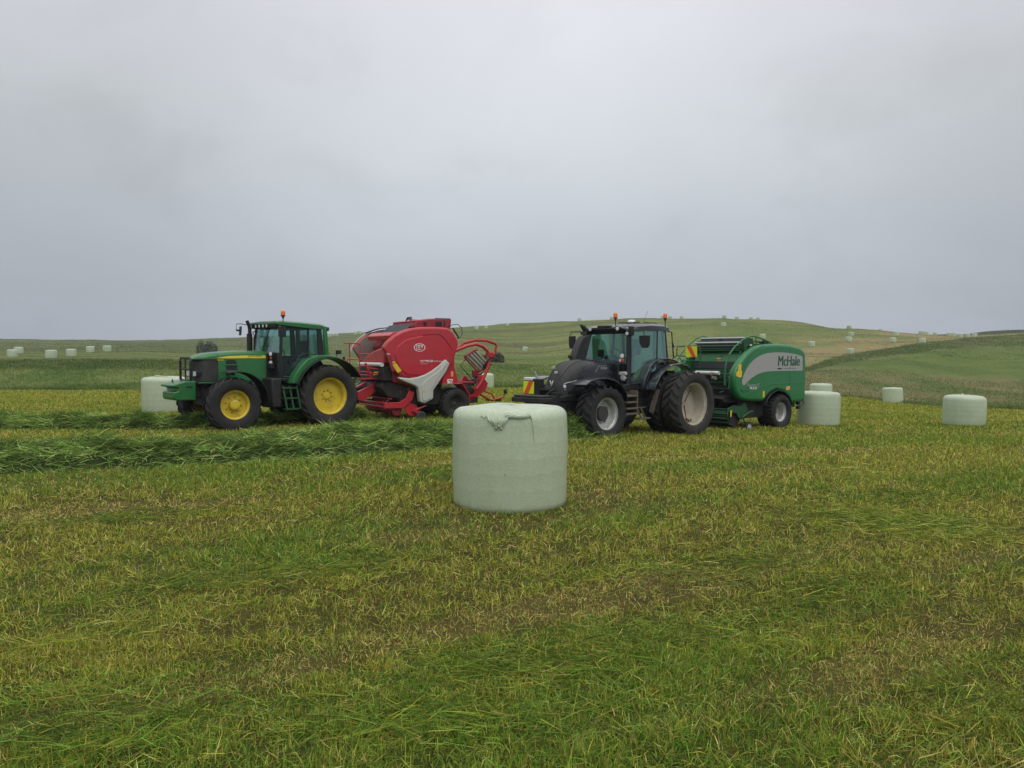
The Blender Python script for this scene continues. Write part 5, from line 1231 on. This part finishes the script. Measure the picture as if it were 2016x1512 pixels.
    # inside
    mb = B(); mb.box(.35, .85, -.27, .27, 1.85, 2.02); mb.prism([(.40, 2.0), (.22, 2.60), (.18, 2.72), (.30, 2.74), (.36, 2.6), (.52, 2.02)], -.25, .25); mb.box(.4, .75, .28, .40, 2.15, 2.22); mb.box(.4, .7, -.2, .2, 1.5, 1.86); mb.build('seat', M['seat'], T, .05)
    mb = B(); mb.prism([(1.25, 1.5), (1.50, 1.5), (1.55, 2.05), (1.40, 2.25), (1.22, 2.2)], -.20, .20); mb.box(.95, 1.05, .45, .58, 2.1, 2.45); mb.box(.2, .9, -.8, -.45, 1.5, 2.15)
    mb.tube([(1.14+.07*math.sin(a), .21*math.cos(a), 2.27+.17*math.sin(a)) for a in [k*math.pi/9 for k in range(18)]], .014, 6, True); mb.tube([(1.3, 0, 2.15), (1.14, 0, 2.27)], .03, 6)
    mb.box(1.38, 1.45, -.45, -.25, 2.20, 2.42); mb.tube([(1.35, -.3, 2.1), (1.42, -.35, 2.25)], .02, 6); mb.tube([(1.3, .15, 2.1), (1.3, .15, 2.7), (1.2, .45, 2.75), (1.2, .5, 2.2)], .008, 5)
    mb.build('console', M['black'], T, .012)
    return T
bt = black_tractor()

def vest():
    """a fluorescent vest hung over the armrest inside the cab door"""
    sc = .945; mb = MB(sc)
    prof = [(.0, .02), (.07, .10), (.10, .16), (.085, .13), (.05, .08)]
    rings = []
    for z, wx, wy in ((2.26, .03, .05), (2.23, .10, .09), (2.12, .13, .10), (2.0, .11, .08), (1.88, .13, .07), (1.74, .15, .06), (1.62, .12, .04)):
        rings.append([(1.02+wx*math.cos(a)*(1+.12*math.sin(3*a+z*9)), .70+wy*math.sin(a)*(1+.12*math.cos(4*a+z*7)), z) for a in [k*2*math.pi/14 for k in range(14)]])
    mb.loft(rings); o = mb.build('safety_vest', M['vest'], None, 0, smooth=70)
    o.matrix_world = bt.matrix_world if False else Matrix.Translation(bt.location) @ Matrix.Rotation(bt.rotation_euler.z, 4, 'Z')
    tag(o, 'lime yellow safety vest hanging inside the door of the black tractor cab', 'safety vest')
vest()

# ---------------- green baler
def green_baler():
    sc = .94
    T = empty('baler', (7.671, 24.52, -.439), math.radians(37+180)); B = lambda: MB(sc)
    tag(T, 'green combined baler and wrapper with a large silver decal', 'baler')
    OUT = [(-1.37, .90), (-1.385, 1.6), (-1.36, 2.40), (-1.30, 2.54), (-1.20, 2.62), (-.96, 2.70), (-.39, 2.775), (.21, 2.80), (.79, 2.785), (1.24, 2.74), (1.54, 2.675), (1.90, 2.50), (2.25, 2.22), (2.48, 1.98), (2.56, 1.70), (2.52, 1.42), (2.41, 1.22), (2.22, 1.06), (1.9, .99), (.98, .93), (.86, 1.06), (.66, 1.20), (.30, 1.30), (-.08, 1.22), (-.36, 1.04), (-.52, .83), (-1.26, .86)]
    mb = B(); mb.prism(OUT, .98, 1.25); p = mb.build('side_panel', M['mgreen'], T, .10, 5)
    mb = B(); mb.prism(OUT, -1.25, -.98); mb.build('side_panel', M['mgreen'], T, .08, 4)
    # front part of the panel hinges separately: a seam and a lower crease
    mb = B(); mb.strip([(1.02, 2.755), (1.30, 2.68), (1.62, 2.52), (1.94, 2.24), (2.14, 1.92), (2.20, 1.60)], 1.247, 1.2535, .012); mb.box(-.395, -.385, 1.247, 1.2535, .92, 2.70); mb.build('panel_seam', M['mdark'], p)
    mb = B(); mb.strip([(2.15, 1.12), (1.75, 1.22), (1.35, 1.34), (.95, 1.44), (.5, 1.485), (-1.34, 1.50)], 1.246, 1.262, .022); mb.build('panel_crease', M['mgreen'], p, .006)
    SIL = [(2.18, 1.63), (2.16, 1.53), (2.07, 1.48), (1.98, 1.53), (1.92, 1.58), (1.68, 1.71), (1.38, 1.82), (1.10, 1.88), (.82, 1.905), (.3, 1.915), (-1.12, 1.905), (-1.145, 1.93), (-1.13, 2.37), (-1.09, 2.40), (-.75, 2.455), (-.35, 2.50), (.05, 2.52), (.45, 2.52), (.80, 2.50), (1.09, 2.455), (1.35, 2.38), (1.57, 2.28), (1.78, 2.15), (1.93, 2.01), (2.08, 1.82)]
    mb = B(); mb.prism(SIL, 1.249, 1.256); mb.build('silver_decal', M['decal'], p)
    mb = B(); mb.box(-.393, -.387, 1.2565, 1.2575, 1.915, 2.50); mb.build('panel_seam', M['mdark'], p)
    for k in range(3): lettering('McHale', M['dgreen'], p, .285-.014*k, 1.2562+.0008*k, 2.075, 1.235, ext=.003, fat=0, shear=.08, sc=sc, height=.33)
    lettering('www.mchale.net', M['dgreen'], p, -.03, 1.2562, 1.975, .75, ext=.002, sc=sc, height=.05)
    mb = B(); mb.box(.06, .30, 1.2562, 1.2585, 1.968, 2.012); mb.build('decal_bar', M['black'], p)
    lettering('Fusion3', M['decal'], p, 1.90, 1.252, 1.43, .60, ext=.003, fat=.008, shear=.25, sc=sc, height=.10)
    lettering('PLUS', M['white'], p, 1.76, 1.252, 1.345, .36, ext=.003, fat=.03, sc=sc, height=.065)
    mb = B(); mb.tube([(1.93, 1.254, 1.44), (1.90, 1.254, 1.545), (1.80, 1.254, 1.56)], .006, 5); mb.tube([(1.80, 1.254, 1.42), (1.30, 1.254, 1.42), (1.26, 1.254, 1.545)], .006, 5); mb.build('decal_line', M['decal'], p)
    mb = B(); mb.prism([(2.37, 1.94), (2.33, 2.15), (2.20, 2.14), (2.22, 1.97), (2.17, 1.93), (2.19, 1.75), (2.33, 1.73), (2.34, 1.76), (2.46, 1.78), (2.45, 1.90)], 1.235, 1.256); mb.build('warning_sticker', M['yellow'], p)
    mb = B(); mb.box(.985, 1.075, 1.249, 1.256, 1.07, 1.28); mb.build('reflector', M['yellow'], p, .004)
    mb = B(); mb.prism([(-.20, 1.27), (-.20, 1.38), (-.34, 1.405), (-.42, 1.405), (-.42, 1.28)], 1.249, 1.256); mb.build('reflector', M['amber'], p)
    # bale chamber, front wall, rollers
    mb = B(); mb.prism([(1.55, 1.0), (1.75, 1.9), (1.74, 2.25), (1.55, 2.62), (1.2, 2.72), (-1.15, 2.5), (-1.25, .95), (.8, .85)], -1.0, 1.0); mb.build('bale_chamber', M['mdark'], T, .03)
    mb = B(); mb.slab((1.86, -.86, 2.20), (1.86, .90, 2.20), (1.72, .90, 2.56), (1.72, -.86, 2.56), .04); mb.build('front_plate', M['mgreen'], T, .008)
    mb = B(); mb.slab((1.92, -.86, 1.98), (1.92, .88, 1.98), (1.88, .88, 2.195), (1.88, -.86, 2.195), .05); mb.build('belt_flap', M['belt'], T, .006)
    mb = B(); mb.box(1.86, 2.10, -.88, .88, 1.90, 1.965); mb.box(1.78, 1.92, -.9, .9, 2.565, 2.60); mb.box(1.72, 1.9, -.9, .9, 2.63, 2.66); mb.box(1.5, 1.66, -.95, .95, 2.5, 2.9); mb.build('front_frame', M['mdark'], T, .008)
    mb = B(); mb.cyl((1.80, -.90, 2.83), (1.80, .92, 2.83), .04, 14); mb.cyl((1.55, -.86, 2.98), (1.55, .90, 2.98), .036, 14); mb.build('steel_roller', M['steel'], T)
    mb = B(); mb.cyl((1.84, -.88, 2.715), (1.84, .9, 2.715), .045, 14); mb.cyl((1.56, -.82, 2.90), (1.56, .86, 2.90), .05, 14); mb.box(1.55, 1.62, -.1, .04, 2.85, 2.97); mb.build('rubber_roller', M['belt'], T)
    mb = B(); mb.box(1.86, 1.885, .05, .22, 2.30, 2.345); mb.build('warning_sticker', M['yellow'], T)
    mb = B(); mb.slab((1.89, .05, 2.22), (1.89, .24, 2.22), (1.87, .22, 2.29), (1.87, .07, 2.29), .006); mb.box(1.83, 1.85, .14, .22, 2.41, 2.43); mb.build('plate_label', M['liner'], T)
    mb = B(); mb.cyl((2.30, -.45, 1.86), (2.30, .48, 1.86), .062, 18); r = mb.build('net_roll', M['whiteroll'], T)
    mb = B(); mb.cyl((2.36, .20, 1.83), (2.36, .30, 1.80), .08, 14); mb.cyl((2.40, .30, 1.70), (2.46, .46, 1.70), .05, 12); mb.cyl((2.46, .46, 1.70), (2.465, .47, 1.70), .06, 12); mb.build('roll_brake', M['liner'], T, .005)
    mb = B(); mb.box(1.6, 2.15, -.9, .9, .95, 1.88); mb.box(1.0, 2.3, -.5, .5, .55, .98); mb.box(.2, 1.9, -.92, .92, .40, 1.0); mb.build('feed_chamber', M['chassis'], T, .03)
    mb = B()
    for z, x in ((1.76, 2.2), (1.56, 2.22), (1.36, 2.24)): mb.tube([(x, -.8, z), (x, .8, z), (2.15, 1.0, z)], .02, 6)
    mb.tube([(2.25, .82, 1.86), (2.34, .78, 1.5), (2.36, .72, 1.3), (2.42, .6, 1.24)], .03, 8); mb.tube([(2.62, 1.05, 1.78), (2.6, 1.1, 1.62), (2.66, 1.12, 1.38)], .022, 6); mb.tube([(2.3, .6, 1.83), (2.55, 1.1, 1.84), (2.56, 1.14, 1.76)], .022, 6)
    R = random.Random(5)
    for k in range(12): mb.box(*sorted((2.15+.06*R.random(), 2.22)), *(lambda y: (y, y+.08+.1*R.random()))(-.8+1.5*R.random()), *(lambda z: (z, z+.06+.08*R.random()))(1.1+.6*R.random()))
    mb.build('front_bracket', M['mdark'], T, .006)
    mb = B(); mb.tube([(2.52, 1.10, 1.58), (2.38, 1.2, 1.42), (2.18, 1.27, 1.32)], .014, 6); mb.tube([(2.18, 1.27, 1.32), (2.0, 1.285, 1.33), (1.84, 1.27, 1.31)], .012, 6); mb.build('hose', M['mdark'], T)
    mb = B(); mb.box(2.16, 2.40, 1.10, 1.20, 1.26, 1.36); mb.build('control_box', M['mudstep'], T, .008)
    # drawbar to the tractor
    mb = B(); mb.prismz([(1.6, -.40), (1.6, .40), (3.6, .12), (4.1, .07), (4.1, -.07), (3.6, -.12)], .62, .80); mb.cyl((2.0, 0, 1.05), (4.0, 0, .85), .06, 12)
    for k in range(5): mb.tube([(2.2, .3-.12*k, 1.45), (2.8, .3-.12*k, 1.2+.05*(k % 2)), (3.5, .2-.08*k, 1.15), (4.2, .1, 1.2)], .016, 6)
    mb.build('drawbar', M['mdark'], T, .01)
    # rails
    mb = B(); mb.tube([(2.78, 1.06, 1.50), (2.77, 1.06, 1.79), (2.74, 1.06, 2.13), (2.57, 1.06, 2.45), (2.28, 1.06, 2.70), (1.90, 1.06, 2.91), (1.48, 1.06, 3.04), (1.21, 1.06, 3.03), (.95, 1.06, 2.98), (.55, 1.06, 2.88), (.30, 1.06, 2.78)], .024, 8); mb.tube([(1.21, 1.06, 3.03), (1.18, 1.06, 2.70)], .018, 6)
    mb.tube([(2.62, -1.06, 1.9), (2.55, -1.06, 2.2), (2.3, -1.06, 2.5), (1.97, -1.06, 2.76), (1.6, -1.06, 2.98), (1.28, -1.06, 3.07), (1.0, -1.06, 3.05)], .022, 8); mb.build('top_rail', M['mgreen'], T)
    mb = B(); mb.prism([(1.62, 2.70), (1.46, 3.02), (1.42, 2.98), (1.18, 2.98), (1.05, 2.72)], .86, .92); mb.prism([(1.62, 2.70), (1.46, 3.02), (1.18, 2.98), (1.05, 2.72)], -.92, -.86); mb.box(.2, 1.4, -.9, .9, 2.74, 2.80); mb.cyl((.75, .7, 2.88), (-.10, .7, 2.86), .035, 8); mb.cyl((-.05, .6, 2.84), (.3, .6, 2.84), .05, 8); mb.build('top_bracket', M['mdark'], T, .008)
    mb = B(); mb.box(1.22, 1.34, .925, .93, 2.73, 2.78); mb.build('plate_label', M['white'], T)
    mb = B(); mb.box(.12, .38, .60, .80, 2.78, 2.90); mb.ball((.22, .7, 2.90), .10, 12, 1.2, .8, .6); mb.tube([(.75, .3, 2.78), (.74, .3, 2.94), (.70, .1, 2.96)], .04, 8); mb.build('ram_head', M['black'], T, .02)
    # warning sign and its guard rail on the far front corner
    sy0, sy1, sz0, sz1 = -.80, -.33, 2.365, 2.72
    mb = B(); mb.box(2.40, 2.408, sy0, sy1, sz0, sz1); sg = mb.build('warning_sign', M['hivis'], T, .002)
    mb = B(); mb.prismx([(sy0+.04, sz1), (sy0+.22, sz1), (sy1-.03, sz0), (sy1-.20, sz0)], 2.407, 2.411); mb.build('sign_stripe', M['hired'], sg)
    mb = B(); t = .018; mb.tube([(2.38, -1.20, 2.42), (2.38, -1.20, 2.66), (2.38, -1.12, 2.72), (2.38, -.30, 2.72), (2.38, -.22, 2.66), (2.38, -.22, 1.95)], t, 6); mb.tube([(2.38, -1.20, 2.42), (2.38, -.8, 2.38)], t, 6); mb.tube([(2.38, -1.0, 2.24), (2.38, -.22, 2.24)], t, 6); mb.tube([(2.38, -1.1, 2.36), (2.38, -.85, 2.1)], t, 6); mb.tube([(2.38, -.78, 2.36), (2.36, -.70, 2.0)], t, 6); mb.tube([(2.38, -1.2, 2.42), (2.5, -1.3, 2.30), (2.6, -1.3, 2.1)], t, 6); mb.build('guard_rail', M['mdark'], T)
    # wheels and mudguards
    for s in (1, -1):
        wheel(T, sc, (.01, s*.96, .555), .60, .60, .315, s, (M['rubber'], M['silver'], M['hub']), 30, .28, .12, .02, 8, .14, style='block', lug_h=.03)
        mb = B(); mb.strip([(.93, .80), (.84, 1.00), (.66, 1.16), (.30, 1.27), (-.08, 1.20), (-.38, 1.02), (-.53, .80)], *sorted((s*.80, s*1.29)), .03); mb.build('mudguard', M['black'], T, .012)
        mb = B(); mb.tube([(0, s*.3, .56), (0, s*.8, .56)], .1, 10); mb.build('axle_stub', M['chassis'], T)
    # pick-up
    mb = B()
    for s in (1, -1):
        mb.prism([(2.60, .78), (2.30, .86), (2.0, .82), (1.78, .95), (1.62, .70), (1.75, .50), (2.05, .42), (2.2, .60), (2.55, .66)], s*1.06-.03, s*1.06+.03)
        mb.tube([(2.60, s*1.08, .78), (2.68, s*1.10, .60), (2.62, s*1.10, .32), (2.48, s*1.08, .26)], .025, 6); mb.tube([(1.95, s*1.10, .50), (1.78, s*1.16, .20)], .028, 6); mb.tube([(1.95, s*1.1, .45), (1.65, s*1.15, .62), (1.45, s*1.15, .64)], .035, 6)
    for z, x in ((.74, 2.58), (.60, 2.66), (.46, 2.68), (.32, 2.62)): mb.tube([(x, -1.06, z), (x, 1.06, z)], .026, 6)
    mb.slab((2.60, -1.0, .70), (2.60, 1.0, .70), (2.66, 1.0, .52), (2.66, -1.0, .52), .02)
    mb.build('pickup', M['mdark'], T, .006)
    mb = B(); mb.cyl((2.2, -1.0, .38), (2.2, 1.0, .38), .22, 18); mb.prism([(2.7, 1.08), (2.5, 1.14), (2.2, 1.15), (1.9, 1.08), (2.1, .92), (2.6, .94)], -.9, .9)
    mb.build('pickup_reel', M['chassis'], T, .02)
    mb = B(); mb.slab((2.52, 1.095, .70), (2.44, 1.095, .72), (2.46, 1.095, .52), (2.52, 1.095, .50), .01); mb.build('warning_sticker', M['yellow'], T)
    for s in (1, -1):
        mb = B(); mb.lathe([(.09, s*-.06), (.155, s*-.055), (.165, s*-.02), (.165, s*.03), (.15, s*.055), (.105, s*.06)], 24, (1.76, s*1.20, .165)); g = mb.build('gauge_wheel', M['rubber'], T)
        mb = B(); mb.lathe([(.105, s*.058), (.095, s*.04), (.05, s*.035), (.04, s*.05), (.001, s*.05)], 20, (1.76, s*1.20, .165)); mb.build('rim', M['silver'], g)
    # rear lamps
    for s in (1, -1):
        mb = B(); mb.tube([(-.75, s*1.0, .70), (-1.02, s*1.12, .70), (-1.32, s*1.16, .72), (-1.38, s*1.16, .80), (-1.33, s*1.16, .88), (-1.2, s*1.1, .88)], .022, 8); mb.box(-1.2, -.5, s*.9-.05, s*.9+.05, .66, .86); l = mb.build('rear_lamp_guard', M['mdark'], T, .005)
        mb = B(); mb.prism([(-1.12, .70), (-1.22, .70), (-1.20, .60), (-1.08, .60)], s*1.1-.06, s*1.1+.06); mb.box(-1.25, -1.1, s*1.08-.05, s*1.08+.05, .74, .85); mb.build('rear_lamp', M['black'], l, .006)
    return T
green_baler()

# ------------------------------------------------------------------ camera, sky, light
cam = bpy.data.cameras.new('camera'); cam.sensor_width = 36; cam.lens = 36*F/2016; cam.clip_start = .1; cam.clip_end = 3000
co = bpy.data.objects.new('camera', cam); link(co); co.location = (0, 0, EYE)
co.rotation_euler = (math.radians(90)-math.atan(59/F), 0, 0); scn.camera = co

SUN_EL, SUN_AZ = 52.0, 205.0        # a hidden sun behind the camera, to the right
w = bpy.data.worlds.new('World'); scn.world = w; w.use_nodes = True
nt = w.node_tree; nt.nodes.clear(); L = nt.links
out = nt.nodes.new('ShaderNodeOutputWorld'); bg = nt.nodes.new('ShaderNodeBackground')
sky = N(nt, 'ShaderNodeTexSky', sky_type='NISHITA'); sky.sun_disc = False; sky.sun_elevation = math.radians(SUN_EL); sky.sun_rotation = math.radians(SUN_AZ-180)
sky.dust_density = 3.0
tc = nt.nodes.new('ShaderNodeTexCoord'); sx = nt.nodes.new('ShaderNodeSeparateXYZ'); L.new(tc.outputs['Generated'], sx.inputs[0])
# cloud deck: project the view direction onto a flat layer so that cloud patches shrink towards the horizon
mz = N(nt, 'ShaderNodeMath', operation='MAXIMUM'); mz.inputs[1].default_value = 0.0; L.new(sx.outputs['Z'], mz.inputs[0])
az = N(nt, 'ShaderNodeMath', operation='ADD'); az.inputs[1].default_value = .42; L.new(mz.outputs[0], az.inputs[0])
dx = N(nt, 'ShaderNodeMath', operation='DIVIDE'); dy = N(nt, 'ShaderNodeMath', operation='DIVIDE')
L.new(sx.outputs['X'], dx.inputs[0]); L.new(az.outputs[0], dx.inputs[1]); L.new(sx.outputs['Y'], dy.inputs[0]); L.new(az.outputs[0], dy.inputs[1])
cx = nt.nodes.new('ShaderNodeCombineXYZ'); L.new(dx.outputs[0], cx.inputs[0]); L.new(dy.outputs[0], cx.inputs[1])
n1 = N(nt, 'ShaderNodeTexNoise'); n1.inputs['Scale'].default_value = 1.15; n1.inputs['Detail'].default_value = 6; n1.inputs['Roughness'].default_value = .48; n1.inputs['Distortion'].default_value = .25
L.new(cx.outputs[0], n1.inputs['Vector'])
mrn = N(nt, 'ShaderNodeMapRange'); mrn.inputs[1].default_value = .36; mrn.inputs[2].default_value = .64; L.new(n1.outputs['Fac'], mrn.inputs[0])
rp = N(nt, 'ShaderNodeValToRGB'); e = rp.color_ramp.elements
e[0].position = 0.0; e[0].color = (.395, .432, .510, 1)
e[1].position = 1.0; e[1].color = (1.45, 1.45, 1.5, 1)
x = e.new(.07); x.color = (.405, .442, .508, 1); x = e.new(.17); x.color = (.490, .525, .580, 1); x = e.new(.27); x.color = (.575, .605, .655, 1); x = e.new(.38); x.color = (.645, .660, .720, 1); x = e.new(.46); x.color = (.70, .71, .76, 1)
L.new(sx.outputs['Z'], rp.inputs[0])
cl = N(nt, 'ShaderNodeMapRange'); cl.inputs[3].default_value = .94; cl.inputs[4].default_value = 1.06; L.new(mrn.outputs[0], cl.inputs[0])
# a thinner, brighter part of the deck ahead, and small grey wisps
dt = N(nt, 'ShaderNodeVectorMath', operation='DOT_PRODUCT'); dt.inputs[1].default_value = Vector((.06, 1.0, .12)).normalized(); L.new(tc.outputs['Generated'], dt.inputs[0])
br = N(nt, 'ShaderNodeMapRange', interpolation_type='SMOOTHSTEP'); br.inputs[1].default_value = .84; br.inputs[2].default_value = 1.0; br.inputs[3].default_value = .97; br.inputs[4].default_value = 1.18; L.new(dt.outputs['Value'], br.inputs[0])
n2 = N(nt, 'ShaderNodeTexNoise'); n2.inputs['Scale'].default_value = 2.6; n2.inputs['Detail'].default_value = 7; n2.inputs['Roughness'].default_value = .55; n2.inputs['Distortion'].default_value = .5; L.new(cx.outputs[0], n2.inputs['Vector'])
wi = N(nt, 'ShaderNodeMapRange', interpolation_type='SMOOTHSTEP'); wi.inputs[1].default_value = .50; wi.inputs[2].default_value = .70; wi.inputs[3].default_value = 1.02; wi.inputs[4].default_value = .945; L.new(n2.outputs['Fac'], wi.inputs[0])
p1 = N(nt, 'ShaderNodeMath', operation='MULTIPLY'); L.new(cl.outputs[0], p1.inputs[0]); L.new(br.outputs[0], p1.inputs[1])
p2 = N(nt, 'ShaderNodeMath', operation='MULTIPLY'); L.new(p1.outputs[0], p2.inputs[0]); L.new(wi.outputs[0], p2.inputs[1]); cl = p2
sc_ = N(nt, 'ShaderNodeVectorMath', operation='SCALE'); L.new(rp.outputs[0], sc_.inputs[0]); L.new(cl.outputs[0], sc_.inputs['Scale'])
k = N(nt, 'ShaderNodeVectorMath', operation='MULTIPLY'); k.inputs[1].default_value = (1/.08, 1.005/.08, .975/.08); L.new(sc_.outputs[0], k.inputs[0])
mx = N(nt, 'ShaderNodeMix', data_type='RGBA'); mx.inputs[0].default_value = .96; L.new(sky.outputs[0], mx.inputs[6]); L.new(k.outputs[0], mx.inputs[7])
L.new(mx.outputs[2], bg.inputs[0]); bg.inputs[1].default_value = .08; L.new(bg.outputs[0], out.inputs[0])

sl = bpy.data.lights.new('sun', 'SUN'); sl.energy = 1.0; sl.angle = math.radians(50); sl.color = (1, .97, .93)
so = bpy.data.objects.new('sun', sl); link(so)
so.rotation_euler = (math.radians(90-SUN_EL), 0, math.radians(25))
vs = scn.view_settings
vs.view_transform = 'Standard'; vs.look = 'None'; vs.exposure = 0; vs.gamma = 1

# ------------------------------------------------------------------ air
def make_haze():
    mb = MB(); mb.box(-620, 620, -75, 800, -80, 60)
    m, nt, out = newmat('damp air'); v = nt.nodes.new('ShaderNodeVolumePrincipled')
    v.inputs['Color'].default_value = (.86, .90, .97, 1); v.inputs['Density'].default_value = .00036; v.inputs['Anisotropy'].default_value = .2
    nt.links.new(v.outputs[0], out.inputs['Volume'])
    o = mb.build('haze', m, None, smooth=0); tag(o, 'thin damp haze over the fields', None, None, 'stuff')
make_haze()

scn.cycles.use_denoising = True
